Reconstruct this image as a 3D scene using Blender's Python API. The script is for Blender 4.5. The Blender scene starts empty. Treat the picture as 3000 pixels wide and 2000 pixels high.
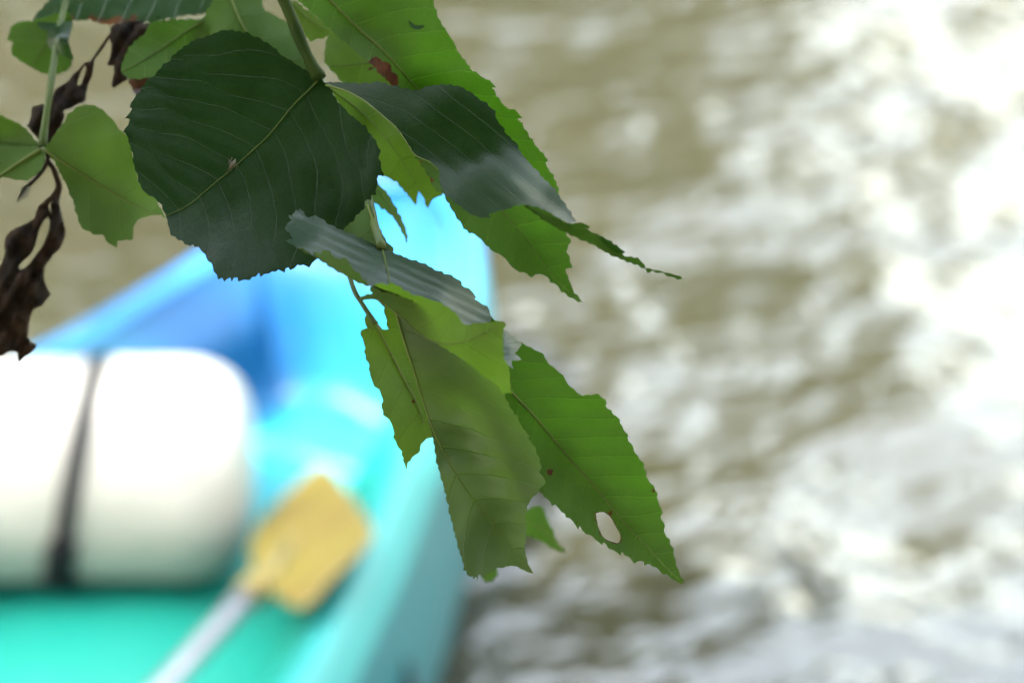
import bpy, bmesh, math, random
import numpy as np
from mathutils import Vector, Matrix
from mathutils.geometry import delaunay_2d_cdt

sc = bpy.context.scene
COL = sc.collection
rng = np.random.default_rng(7)
random.seed(7)

# ------------------------------------------------------------------ camera
CAM = np.array([0.0, 0.0, 1.75])
PITCH, FOC, SENS = math.radians(30), 55.0, 22.3
FW = np.array([0, math.cos(PITCH), -math.sin(PITCH)])
RT = np.array([1.0, 0, 0])
UP = np.cross(RT, FW)
LEAF_D = 0.94
cam = bpy.data.cameras.new('camera')
co = bpy.data.objects.new('camera', cam)
COL.objects.link(co)
co.location = CAM
co.rotation_euler = (math.pi / 2 - PITCH, 0, 0)
cam.lens, cam.sensor_width = FOC, SENS
cam.clip_start, cam.clip_end = 0.05, 2000
cam.dof.use_dof = True
cam.dof.focus_distance = LEAF_D
cam.dof.aperture_fstop = 3.5
cam.dof.aperture_blades = 0
sc.camera = co

# ------------------------------------------------------------------ world, sun, exposure
SUN_EL, SUN_AZ = math.radians(57), math.atan2(-0.62, -0.78)     # azimuth from +Y towards +X
w = bpy.data.worlds.new('World')
sc.world = w
w.use_nodes = True
nt = w.node_tree
bg = nt.nodes['Background']
sky = nt.nodes.new('ShaderNodeTexSky')
sky.sky_type = 'NISHITA'
sky.sun_disc = False
sky.sun_elevation = SUN_EL
sky.sun_rotation = SUN_AZ % (2 * math.pi)
sky.dust_density = 4.0
sky.air_density = 2.5
hs = nt.nodes.new('ShaderNodeHueSaturation')
hs.inputs['Saturation'].default_value = 0.55                    # thin bright haze: pale sky
nt.links.new(sky.outputs[0], hs.inputs['Color'])
nt.links.new(hs.outputs[0], bg.inputs['Color'])
bg.inputs['Strength'].default_value = 0.15
sl = bpy.data.lights.new('sun', 'SUN')
sl.energy = 1.9
sl.angle = math.radians(1.0)
sl.color = (1.0, 0.95, 0.88)
so = bpy.data.objects.new('sun', sl)
COL.objects.link(so)
TO_SUN = Vector((math.sin(SUN_AZ) * math.cos(SUN_EL), math.cos(SUN_AZ) * math.cos(SUN_EL), math.sin(SUN_EL)))
so.rotation_euler = TO_SUN.to_track_quat('Z', 'Y').to_euler()
so.location = (-6, -3, 9)
sc.view_settings.view_transform = 'Standard'
sc.view_settings.look = 'None'
sc.view_settings.gamma = 1
sc.view_settings.use_curve_mapping = False
sc.view_settings.exposure = 3.9
sc.cycles.use_denoising = True
sc.cycles.max_bounces = 8
sc.cycles.sample_clamp_indirect = 20
sc.cycles.caustics_reflective = False
sc.cycles.caustics_refractive = False


# ------------------------------------------------------------------ helpers
def ray(x, y):
    u = (x - 1500) / 3000 * SENS / FOC
    v = -(y - 1000) / 3000 * SENS / FOC
    return FW + RT * u + UP * v


def at(x, y, d):
    return CAM + ray(x, y) * d


def at_plane(x, y, p0, n):
    r = ray(x, y)
    t = np.dot(np.array(p0) - CAM, n) / np.dot(r, n)
    return CAM + r * t


def empty(name, loc, label, cat, group=None, rz=0):
    o = bpy.data.objects.new(name, None)
    COL.objects.link(o)
    o.location = Vector([float(a) for a in loc])
    o.rotation_euler = (0, 0, rz)
    o.empty_display_size = 0.05
    o['label'], o['category'] = label, cat
    if group:
        o['group'] = group
    return o


def link(name, verts, faces, mat, parent=None, smooth=True, world=True):
    """One mesh object; verts are in world space (world=True) or in the parent's frame."""
    me = bpy.data.meshes.new(name)
    verts = np.asarray(verts, float)
    o = bpy.data.objects.new(name, me)
    COL.objects.link(o)
    if parent is not None:
        o.parent = parent
        if world:
            root = parent
            off = np.zeros(3)
            while root is not None:
                off += np.array(root.location)
                root = root.parent
            verts = verts - off
    me.from_pydata(verts.tolist(), [], [tuple(int(i) for i in f) for f in faces])
    if smooth:
        me.polygons.foreach_set('use_smooth', [True] * len(me.polygons))
    me.update()
    if mat:
        me.materials.append(mat)
    return o


def tube(path, radii, n=8, cap=True):
    path = np.asarray(path, float)
    m = len(path)
    radii = np.broadcast_to(np.asarray(radii, float), (m,))
    tan = np.gradient(path, axis=0)
    tan /= np.linalg.norm(tan, axis=1)[:, None] + 1e-12
    ref = np.array([0.3, 0.2, 0.93])
    if abs(np.dot(ref, tan[0])) > 0.9:
        ref = np.array([1.0, 0, 0])
    V, F = [], []
    nrm = ref - tan[0] * np.dot(ref, tan[0])
    nrm /= np.linalg.norm(nrm)
    for i in range(m):
        nrm = nrm - tan[i] * np.dot(nrm, tan[i])
        nrm /= np.linalg.norm(nrm)
        b = np.cross(tan[i], nrm)
        for k in range(n):
            a = 2 * math.pi * k / n
            V.append(path[i] + radii[i] * (math.cos(a) * nrm + math.sin(a) * b))
    for i in range(m - 1):
        for k in range(n):
            F.append((i * n + k, i * n + (k + 1) % n, (i + 1) * n + (k + 1) % n, (i + 1) * n + k))
    if cap:
        F.append(tuple(range(n))[::-1])
        F.append(tuple((m - 1) * n + k for k in range(n)))
    return V, F


def join(parts):
    V, F = [], []
    for v, f in parts:
        o = len(V)
        V += [np.asarray(p) for p in v]
        F += [tuple(i + o for i in q) for q in f]
    return V, F


def smooth_path(P, n):
    """Catmull-Rom resampling."""
    P = np.asarray(P, float)
    Q = np.vstack([2 * P[0] - P[1], P, 2 * P[-1] - P[-2]])
    out = []
    m = len(P) - 1
    for s in np.linspace(0, m, n):
        i = min(int(s), m - 1)
        t = s - i
        a, b, c, d = Q[i], Q[i + 1], Q[i + 2], Q[i + 3]
        out.append(0.5 * ((2 * b) + (-a + c) * t + (2 * a - 5 * b + 4 * c - d) * t * t + (-a + 3 * b - 3 * c + d) * t ** 3))
    return np.array(out)


class NT:
    """Tiny node-building helper."""
    def __init__(self, name):
        self.m = bpy.data.materials.new(name)
        self.m.use_nodes = True
        self.t = self.m.node_tree
        self.t.nodes.clear()
        self.out = self.t.nodes.new('ShaderNodeOutputMaterial')

    def n(self, kind, **kw):
        nd = self.t.nodes.new(kind)
        for k, v in kw.items():
            if k.startswith('_'):
                setattr(nd, k[1:], v)
        for k, v in kw.items():
            if k.startswith('_'):
                continue
            self.set(nd, k, v)
        return nd

    def set(self, nd, key, v):
        key = key.replace('__', ' ')
        s = nd.inputs[int(key[1:])] if key[0] == 'i' and key[1:].isdigit() else nd.inputs[key]
        if hasattr(v, 'is_output') or isinstance(v, bpy.types.NodeSocket):
            self.t.links.new(v, s)
        else:
            s.default_value = v

    def math(self, op, a, b=None, c=None, clamp=False):
        nd = self.t.nodes.new('ShaderNodeMath')
        nd.operation = op
        nd.use_clamp = clamp
        for i, v in enumerate((a, b, c)):
            if v is not None:
                self.set(nd, f'i{i}', v)
        return nd.outputs[0]

    def mix(self, f, a, b):
        nd = self.t.nodes.new('ShaderNodeMix')
        nd.data_type = 'RGBA'
        self.set(nd, 'i0', f)
        for i, v in ((6, a), (7, b)):
            if isinstance(v, tuple) and len(v) == 3:
                v = v + (1,)
            self.set(nd, f'i{i}', v)
        return nd.outputs[2]

    def mapr(self, v, a, b, c=0.0, d=1.0, smooth=False):
        nd = self.t.nodes.new('ShaderNodeMapRange')
        nd.clamp = True
        if smooth:
            nd.interpolation_type = 'SMOOTHSTEP'
        for i, q in enumerate((v, a, b, c, d)):
            self.set(nd, f'i{i}', q)
        return nd.outputs[0]

    def attr(self, name):
        return self.n('ShaderNodeAttribute', _attribute_name=name)

    def noise(self, scale, detail=3.0, vec=None, rough=0.5, dist=0.0):
        nd = self.n('ShaderNodeTexNoise', Scale=scale, Detail=detail, Roughness=rough, Distortion=dist)
        if vec is not None:
            self.t.links.new(vec, nd.inputs['Vector'])
        return nd

    def obj(self):
        return self.t.nodes.new('ShaderNodeTexCoord').outputs['Object']

    def bump(self, h, strength, dist, normal=None):
        nd = self.n('ShaderNodeBump', Strength=strength, Distance=dist, Height=h)
        if normal is not None:
            self.t.links.new(normal, nd.inputs['Normal'])
        return nd.outputs[0]

    def done(self, shader):
        self.t.links.new(shader, self.out.inputs['Surface'])
        return self.m


# ------------------------------------------------------------------ materials
def leaf_mat(name, upper, lower, trans, tf, vein, rough=0.38, spec=0.5, vein_amt=0.25, bump=0.55, vw_line=0.034):
    """Leaf: glossy upper side, matt paler underside, light shining through."""
    q = NT(name)
    vw, vv, br = q.attr('vein_w').outputs['Fac'], q.attr('mid_v').outputs['Fac'], q.attr('brown').outputs['Fac']
    ob = q.obj()
    fine = q.noise(900, 2, ob)
    mott = q.noise(60, 4, ob)
    wob = q.math('MULTIPLY_ADD', q.noise(120, 2, ob).outputs['Fac'], 0.10, vw)
    tri = q.math('PINGPONG', wob, 0.5)
    lat = q.mapr(tri, 0.0, vw_line, 1.0, 0.0, True)
    lat = q.math('MULTIPLY', lat, q.mapr(vv, 0.0, 34.0, 1.0, 0.45))
    mid = q.mapr(vv, 0.15, 0.7, 1.0, 0.0, True)
    vor = q.n('ShaderNodeTexVoronoi', Scale=420.0, _feature='DISTANCE_TO_EDGE')
    q.t.links.new(ob, vor.inputs['Vector'])
    ret = q.mapr(vor.outputs['Distance'], 0.0, 0.12, 1.0, 0.0, True)
    mask = q.math('MAXIMUM', lat, mid)
    vm = q.math('MULTIPLY_ADD', ret, 0.08, q.math('MULTIPLY', mask, vein_amt), clamp=True)
    back = q.n('ShaderNodeNewGeometry').outputs['Backfacing']
    dark = q.mapr(mott.outputs['Fac'], 0.3, 0.7, 0.88, 1.1)
    base = q.mix(back, upper, lower)
    mul = q.n('ShaderNodeMix', _data_type='RGBA', _blend_type='MULTIPLY')
    q.set(mul, 'i0', 1.0)
    q.set(mul, 'i6', base)
    comb = q.n('ShaderNodeCombineColor', Red=dark, Green=dark, Blue=dark)
    q.set(mul, 'i7', comb.outputs[0])
    base = q.mix(vm, mul.outputs[2], vein)
    brm = q.mapr(q.math('MULTIPLY_ADD', q.math('SUBTRACT', q.noise(260, 4, ob).outputs['Fac'], 0.5), 0.9, br), 0.35, 0.6, 0.0, 1.0, True)
    bcol = q.mix(q.mapr(q.noise(180, 3, ob).outputs['Fac'], 0.35, 0.65), (0.10, 0.032, 0.010), (0.025, 0.010, 0.004))
    base = q.mix(brm, base, bcol)
    mul2 = q.n('ShaderNodeMix', _data_type='RGBA', _blend_type='MULTIPLY')
    q.set(mul2, 'i0', 1.0)
    q.set(mul2, 'i6', trans + (1,))
    q.set(mul2, 'i7', comb.outputs[0])
    tcol = q.mix(q.math('MULTIPLY', vm, 0.7), mul2.outputs[2], tuple(min(1, 2.0 * c + 0.012) for c in trans))
    tcol = q.mix(brm, tcol, (0.04, 0.010, 0.002))
    h = q.math('MULTIPLY_ADD', lat, -1.0, q.math('MULTIPLY_ADD', ret, -0.07, q.math('MULTIPLY_ADD', q.noise(170, 3, ob).outputs['Fac'], 0.55, q.math('MULTIPLY', fine.outputs['Fac'], 0.12))))
    nrm = q.bump(h, bump, 0.0005)
    rr = q.math('MULTIPLY_ADD', back, 0.25, q.mapr(mott.outputs['Fac'], 0.3, 0.7, rough - 0.05, rough + 0.08))
    p = q.n('ShaderNodeBsdfPrincipled', Base__Color=base, Roughness=rr, Normal=nrm, IOR=1.45)
    q.set(p, 'Specular IOR Level', q.math('MULTIPLY_ADD', back, -0.30 * spec / 0.5, spec))
    t = q.n('ShaderNodeBsdfTranslucent', Color=tcol, Normal=nrm)
    ms = q.n('ShaderNodeMixShader', Fac=tf)
    q.t.links.new(p.outputs[0], ms.inputs[1])
    q.t.links.new(t.outputs[0], ms.inputs[2])
    return q.done(ms.outputs[0])


def simple_mat(name, col, rough=0.5, col2=None, nscale=20.0, bump=0.0, bscale=200.0, spec=0.5, metal=0.0, bdist=0.001):
    q = NT(name)
    ob = q.obj()
    c = col + (1,)
    if col2:
        c = q.mix(q.mapr(q.noise(nscale, 4, ob).outputs['Fac'], 0.35, 0.65), col, col2)
    p = q.n('ShaderNodeBsdfPrincipled', Base__Color=c, Roughness=rough, Metallic=metal)
    q.set(p, 'Specular IOR Level', spec)
    if bump:
        q.set(p, 'Normal', q.bump(q.noise(bscale, 5, ob).outputs['Fac'], bump, bdist))
    return q.done(p.outputs[0])


M = {}
M['mature'] = leaf_mat('leaf_mature', (0.008, 0.026, 0.007), (0.045, 0.085, 0.018), (0.042, 0.092, 0.004), 0.42, (0.050, 0.070, 0.012), rough=0.30, spec=0.36, vein_amt=0.10, vw_line=0.022)
M['waxy'] = leaf_mat('leaf_waxy', (0.008, 0.026, 0.009), (0.045, 0.085, 0.018), (0.015, 0.040, 0.003), 0.40, (0.03, 0.05, 0.012), rough=0.38, spec=0.44, vein_amt=0.10, vw_line=0.02)
M['dark'] = leaf_mat('leaf_old_dark', (0.006, 0.020, 0.003), (0.035, 0.075, 0.012), (0.010, 0.034, 0.002), 0.40, (0.040, 0.060, 0.010), rough=0.40, spec=0.20, vein_amt=0.035, vw_line=0.022)
M['young'] = leaf_mat('leaf_young', (0.025, 0.06, 0.012), (0.045, 0.09, 0.012), (0.032, 0.108, 0.0025), 0.50, (0.10, 0.14, 0.03), vein_amt=0.45, vw_line=0.04)
M['lime'] = leaf_mat('leaf_lime', (0.035, 0.07, 0.012), (0.07, 0.12, 0.018), (0.056, 0.120, 0.005), 0.50, (0.12, 0.145, 0.03))
M['olive'] = leaf_mat('leaf_olive', (0.036, 0.055, 0.020), (0.06, 0.09, 0.025), (0.080, 0.155, 0.012), 0.42, (0.012, 0.02, 0.004), rough=0.45, spec=0.3, vein_amt=0.5)
M['stalk'] = simple_mat('green_stalk', (0.022, 0.042, 0.006), 0.5, (0.040, 0.060, 0.010), 60, 0, 1, 0.2)
M['stalk_dark'] = simple_mat('dark_green_stalk', (0.010, 0.022, 0.004), 0.55, (0.018, 0.030, 0.005), 60, 0, 1, 0.04)
M['rib'] = simple_mat('leaf_rib', (0.045, 0.068, 0.009), 0.5, (0.060, 0.080, 0.014), 90, 0, 1, 0.15)
M['rib_dark'] = simple_mat('leaf_rib_dull', (0.030, 0.046, 0.007), 0.5, (0.040, 0.055, 0.010), 90, 0, 1, 0.12)
M['withered'] = simple_mat('withered_leaf', (0.0045, 0.003, 0.002), 0.85, (0.017, 0.0095, 0.005), 90, 0.8, 120, 0.08, 0, 0.004)
M['bark'] = simple_mat('bark', (0.10, 0.075, 0.05), 0.85, (0.05, 0.04, 0.03), 14, 0.8, 30, 0.3, 0, 0.01)
M['husk'] = simple_mat('insect_husk', (0.045, 0.034, 0.012), 0.7, (0.025, 0.017, 0.006), 400)


# ------------------------------------------------------------------ leaf builder
def in_poly(P, poly):
    x, y = P[:, 0], P[:, 1]
    inside = np.zeros(len(P), bool)
    j = len(poly) - 1
    for i in range(len(poly)):
        xi, yi = poly[i]
        xj, yj = poly[j]
        if yi != yj:
            c = ((yi > y) != (yj > y)) & (x < (xj - xi) * (y - yi) / (yj - yi) + xi)
            inside ^= c
        j = i
    return inside


def edge_dist(P, poly):
    d = np.full(len(P), 1e9)
    A = np.asarray(poly, float)
    B = np.roll(A, -1, axis=0)
    for a, b in zip(A, B):
        ab = b - a
        L = ab @ ab
        if L < 1e-9:
            continue
        t = np.clip(((P - a) @ ab) / L, 0, 1)
        d = np.minimum(d, np.linalg.norm(P - (a + t[:, None] * ab), axis=1))
    return d


class TPS:
    def __init__(self, ctrl):
        C = np.asarray(ctrl, float)
        self.X = C[:, :2] / 500.0
        n = len(C)
        K = self.k(np.linalg.norm(self.X[:, None] - self.X[None], axis=2)) + np.eye(n) * 1e-4
        Pm = np.hstack([np.ones((n, 1)), self.X])
        A = np.zeros((n + 3, n + 3))
        A[:n, :n], A[:n, n:], A[n:, :n] = K, Pm, Pm.T
        A += np.eye(n + 3) * 1e-9
        self.w = np.linalg.solve(A, np.concatenate([C[:, 2], np.zeros(3)]))

    @staticmethod
    def k(r):
        return np.where(r > 1e-9, r * r * np.log(np.maximum(r, 1e-9)), 0)

    def __call__(self, P):
        P = np.asarray(P, float) / 500.0
        K = self.k(np.linalg.norm(P[:, None] - self.X[None], axis=2))
        return K @ self.w[:len(self.X)] + self.w[-3] + P @ self.w[-2:]


def mid_coords(P, mid):
    """u: arc length along the midrib (px), v: signed distance (px)."""
    mid = np.asarray(mid, float)
    best = np.full(len(P), 1e9)
    U = np.zeros(len(P))
    Vv = np.zeros(len(P))
    s = 0
    for i in range(len(mid) - 1):
        a, b = mid[i], mid[i + 1]
        ab = b - a
        L = np.linalg.norm(ab)
        e = ab / L
        t = (P - a) @ e
        lo = -1e9 if i == 0 else 0
        hi = 1e9 if i == len(mid) - 2 else L
        tc = np.clip(t, lo, hi)
        q = a + tc[:, None] * e
        d = np.linalg.norm(P - q, axis=1)
        sg = np.sign((P[:, 0] - a[0]) * e[1] - (P[:, 1] - a[1]) * e[0])
        m = d < best
        best[m] = d[m]
        U[m] = s + tc[m]
        Vv[m] = d[m] * sg[m]
        s += L
    return U, Vv


MMPX = LEAF_D * SENS / FOC / 3000 * 1000      # mm per photo pixel at the leaf distance


def leaf(parent, patches, mid, mat, side='upper', spacing=11.0, cot=0.35, curv=0.0012, vein_mm=9.0, phase=0.0,
         quilt=0.25, wav=0.6, rib=(5.5, 1.2), rib_mat='rib', brown=(), step=11.0, name='leaf', label=None, rib_patch=0, rib_path=None, serr=(6.0, 27.0), rib_name='midrib'):
    """One leaf blade from one or more outlined patches (folds are shared lines), each a curved sheet at its own depth."""
    midp = smooth_path(np.asarray(mid, float), max(12, 4 * len(mid)))
    AV, AF, Aw, Am, Ab = [], [], [], [], []
    tps0 = None
    for ip, pt in enumerate(patches):
        poly = [tuple(map(float, p)) for p in pt['outline']]
        dense = []
        for i, a in enumerate(poly):
            b = poly[(i + 1) % len(poly)]
            L = math.hypot(b[0] - a[0], b[1] - a[1])
            if L < 0.5:
                continue
            k = max(1, int(L / 9))
            for j in range(k):
                t = j / k
                wob = rng.normal(0, 0.9) if j and pt.get('rag', True) else 0
                nx, ny = -(b[1] - a[1]) / L, (b[0] - a[0]) / L
                dense.append((a[0] + t * (b[0] - a[0]) + wob * nx, a[1] + t * (b[1] - a[1]) + wob * ny))
        dense = np.array(dense)
        if serr and pt.get('rag', True):
            seg = np.linalg.norm(np.diff(np.vstack([dense, dense[:1]]), axis=0), axis=1)
            sl_ = np.concatenate([[0], np.cumsum(seg)[:-1]])
            tn = np.roll(dense, -1, 0) - np.roll(dense, 1, 0)
            tn /= np.linalg.norm(tn, axis=1)[:, None] + 1e-9
            area = np.sum(dense[:, 0] * np.roll(dense[:, 1], -1) - np.roll(dense[:, 0], -1) * dense[:, 1])
            nr_ = np.stack([tn[:, 1], -tn[:, 0]], 1) * (1 if area > 0 else -1)
            saw = (sl_ / serr[1] + 0.35 * np.sin(sl_ / 61.0)) % 1.0
            dense = dense + nr_ * (serr[0] * (saw ** 1.5 - 0.3))[:, None]
        loops = [dense] + [np.asarray(h, float) for h in pt.get('holes', ())]
        lo, hi = dense.min(0), dense.max(0)
        xs = np.arange(lo[0], hi[0], step)
        ys = np.arange(lo[1], hi[1], step * 0.866)
        G = np.array([(x + (step / 2 if j % 2 else 0), y) for j, y in enumerate(ys) for x in xs])
        G = G + rng.normal(0, 0.6, G.shape)
        ok = in_poly(G, dense) & (edge_dist(G, dense) > 4.5)
        for h in loops[1:]:
            ok &= ~in_poly(G, h) & (edge_dist(G, h) > 4.5)
        G = G[ok]
        verts, edges = [], []
        for lp in loops:
            o = len(verts)
            verts += [Vector(p) for p in lp.tolist()]
            edges += [(o + i, o + (i + 1) % len(lp)) for i in range(len(lp))]
        verts += [Vector(p) for p in G.tolist()]
        r = delaunay_2d_cdt(verts, edges, [], 0, 1e-4)
        P = np.array([(p.x, p.y) for p in r[0]])
        T = np.array([f for f in r[2] if len(f) == 3])
        cen = P[T].mean(1)
        keep = in_poly(cen, dense)
        for h in loops[1:]:
            keep &= ~in_poly(cen, h)
        T = T[keep]
        tps = TPS(pt['ctrl'])
        if ip == rib_patch:
            tps0 = tps
        U, Vv = mid_coords(P, midp)
        um, vm = U * MMPX, np.abs(Vv) * MMPX
        vwv = (um - cot * vm - curv * 10 * vm ** 2 * 0.5) / vein_mm + phase
        z = tps(P)
        q = pt.get('quilt', quilt)
        sg = 1 if pt.get('side', side) == 'upper' else -1
        z = z - sg * q * (pt['qw'](P) if 'qw' in pt else 1.0) * (0.5 - 0.5 * np.cos(2 * math.pi * vwv)) * np.clip(vm / 4, 0, 1)
        z = z + wav * (np.sin(P[:, 0] / 71 + 1.3 * phase + ip) * np.sin(P[:, 1] / 57 + phase) + 0.5 * np.sin((P[:, 0] + P[:, 1]) / 33 + phase)) * np.clip(vm / 12, 0, 1)
        D = LEAF_D + z / 1000
        W = np.array([at(p[0], p[1], d) for p, d in zip(P, D)])
        n = np.cross(W[T[:, 1]] - W[T[:, 0]], W[T[:, 2]] - W[T[:, 0]])
        face = np.einsum('ij,ij->i', n, CAM - W[T].mean(1)) > 0
        want = pt.get('side', side) == 'upper'
        flip = face != want
        T[flip] = T[flip][:, ::-1]
        b = np.zeros(len(P))
        for (bx, by, brd, *amt) in brown:
            dd = np.hypot(P[:, 0] - bx, P[:, 1] - by) / brd
            b = np.maximum(b, np.clip(1.5 - dd, 0, 1) * (amt[0] if amt else 1))
        o = sum(len(v) for v in AV)
        AV.append(W)
        AF.append(T + o)
        Aw.append(vwv)
        Am.append(vm)
        Ab.append(b)
    V, F = np.vstack(AV), np.vstack(AF)
    o = link(name, V, F, M[mat], parent)
    if label:
        o['label'] = label
    for nm, arr in (('vein_w', Aw), ('mid_v', Am), ('brown', Ab)):
        a = o.data.attributes.new(nm, 'FLOAT', 'POINT')
        a.data.foreach_set('value', np.concatenate(arr).astype(np.float32))
    if rib:
        if rib_path is not None:
            midp = smooth_path(np.asarray(rib_path, float), 30)
        z = tps0(midp)
        sgn = 0.35
        path = np.array([at(p[0], p[1], LEAF_D + (d - sgn) / 1000) for p, d in zip(midp, z)])
        rad = np.linspace(rib[0], rib[1], len(path)) * 0.8 / 2 * MMPX / 1000
        v, f = tube(path, rad, 6)
        link(rib_name, v, f, M[rib_mat], o)
    return o


def stalk(parent, pts, w0, w1, mat='stalk', name='petiole', n=16):
    """Tapered stalk through (x, y, depth mm) photo points."""
    P = smooth_path(np.asarray(pts, float), n)
    path = np.array([at(p[0], p[1], LEAF_D + p[2] / 1000) for p in P])
    rad = np.linspace(w0, w1, len(path)) / 2 * MMPX / 1000
    tt = np.linspace(0, 1, len(path))
    rad = rad * (1 + 0.30 * np.exp(-((tt - 0.97) / 0.05) ** 2) + 0.05 * np.sin(tt * 23))
    v, f = tube(path, rad, 10)
    return link(name, v, f, M[mat], parent)


# ------------------------------------------------------------------ setting: river, ground, trees
def grid_axis(lo, hi, fine_lo, fine_hi, step, grow=1.25):
    mid = list(np.arange(fine_lo, fine_hi + 1e-9, step))
    s, x = step, fine_hi
    while x < hi:
        s *= grow
        x += s
        mid.append(x)
    s, x = step, fine_lo
    pre = []
    while x > lo:
        s *= grow
        x -= s
        pre.append(x)
    return np.array(pre[::-1] + mid)


def sheet(name, X, Y, Z, mat):
    ny, nx = Z.shape
    xx, yy = np.meshgrid(X, Y)
    V = np.stack([xx, yy, Z], -1).reshape(-1, 3)
    i = np.arange(ny * nx).reshape(ny, nx)
    F = np.stack([i[:-1, :-1], i[:-1, 1:], i[1:, 1:], i[1:, :-1]], -1).reshape(-1, 4)
    me = bpy.data.meshes.new(name)
    me.from_pydata(V.tolist(), [], F.tolist())
    me.polygons.foreach_set('use_smooth', [True] * len(me.polygons))
    me.materials.append(mat)
    o = bpy.data.objects.new(name, me)
    COL.objects.link(o)
    o['kind'] = 'structure'
    return o


def water_mat():
    q = NT('river_water')
    ob = q.obj()
    mp = q.n('ShaderNodeMapping')
    mp.inputs['Scale'].default_value = (1.0, 1.6, 1.0)
    q.t.links.new(ob, mp.inputs['Vector'])
    n1 = q.noise(11.0, 2, mp.outputs[0], 0.45, 0.3)
    n2 = q.noise(42.0, 2, mp.outputs[0], 0.5, 0.2)
    h = q.math('MULTIPLY_ADD', n2.outputs['Fac'], 0.08, n1.outputs['Fac'])
    nrm = q.bump(h, 1.0, 0.0205)
    c = q.mix(q.mapr(q.noise(0.9, 3, ob).outputs['Fac'], 0.35, 0.65), (0.0190, 0.0180, 0.0105), (0.0165, 0.0163, 0.0095))
    p = q.n('ShaderNodeBsdfPrincipled', Base__Color=c, Roughness=0.04, IOR=1.66, Normal=nrm)
    return q.done(p.outputs[0])


M['water'] = water_mat()
X = grid_axis(-400, 400, -1.6, 1.6, 0.02)
Y = grid_axis(-60, 600, 1.6, 5.2, 0.02)
xx, yy = np.meshgrid(X, Y)
Z = np.zeros_like(xx)
wr = np.random.default_rng(3)
for lam, amp, cnt in ((0.62, 0.0040, 5), (0.33, 0.0022, 7), (0.17, 0.0010, 9)):
    for _ in range(cnt):
        th = wr.normal(math.pi / 2, 0.55)
        k = 2 * math.pi / (lam * wr.uniform(0.75, 1.3))
        Z += amp / math.sqrt(cnt) * 1.6 * np.sin(k * (math.cos(th) * xx + math.sin(th) * yy) + wr.uniform(0, 6.28))
Z *= np.exp(-(np.maximum(0, np.abs(xx) - 1.6) / 1.5) ** 2) * np.exp(-(np.maximum(0, np.abs(yy - 3.4) - 1.8) / 1.5) ** 2)
sheet('river', X, Y, Z, M['water'])

M['soil'] = simple_mat('bank_soil', (0.10, 0.075, 0.045), 0.9, (0.05, 0.06, 0.025), 3, 0.6, 12, 0.2, 0, 0.03)
GX = grid_axis(-500, 500, -6, 6, 0.4)
GY = grid_axis(-300, 700, -6, 24, 0.5)
gx, gy = np.meshgrid(GX, GY)
far = 17 + 0.9 * np.maximum(0, gx + 2) + 1.2 * np.sin(gx * 0.3)
near = np.clip((0.75 - gy) / 1.6, 0, 1) + np.clip((-1 - gy) / 20, 0, 1) * 3
bankf = np.clip((gy - far) / 2.5, 0, 1) * 1.2 + np.clip((gy - far) / 60, 0, 1) * 4
GZ = -0.75 + 1.05 * near + 1.4 * np.minimum(bankf, 6) + 0.06 * np.sin(gx * 2.1) * np.cos(gy * 1.7)
sheet('ground', GX, GY, GZ, M['soil'])


def crown_mesh(lobes, n, size, seed):
    r = np.random.default_rng(seed)
    lobes = np.asarray(lobes, float)
    wts = lobes[:, 3] ** 2
    idx = r.choice(len(lobes), n, p=wts / wts.sum())
    d = r.normal(size=(n, 3))
    d /= np.linalg.norm(d, axis=1)[:, None]
    rad = lobes[idx, 3] * r.uniform(0.35, 1.05, n) ** 0.6
    c = lobes[idx, :3] + d * rad[:, None] * np.array([1, 1, 0.85])
    a = r.normal(size=(n, 3))
    a /= np.linalg.norm(a, axis=1)[:, None]
    b = np.cross(a, r.normal(size=(n, 3)))
    b /= np.linalg.norm(b, axis=1)[:, None]
    s = size * r.uniform(0.6, 1.3, n)[:, None]
    V = np.stack([c - a * s, c + b * s * 0.45, c + a * s, c - b * s * 0.45], 1).reshape(-1, 3)
    F = np.arange(4 * n).reshape(n, 4)
    return V, F


def foliage_mat(name, c1, c2):
    q = NT(name)
    g = q.n('ShaderNodeNewGeometry')
    c = q.mix(g.outputs['Random Per Island'], c1, c2)
    d = q.n('ShaderNodeBsdfDiffuse', Color=c)
    t = q.n('ShaderNodeBsdfTranslucent', Color=c)
    ms = q.n('ShaderNodeMixShader', Fac=0.3)
    q.t.links.new(d.outputs[0], ms.inputs[1])
    q.t.links.new(t.outputs[0], ms.inputs[2])
    return q.done(ms.outputs[0])


M['foliage'] = foliage_mat('tree_foliage', (0.035, 0.065, 0.015), (0.07, 0.11, 0.025))


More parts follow.
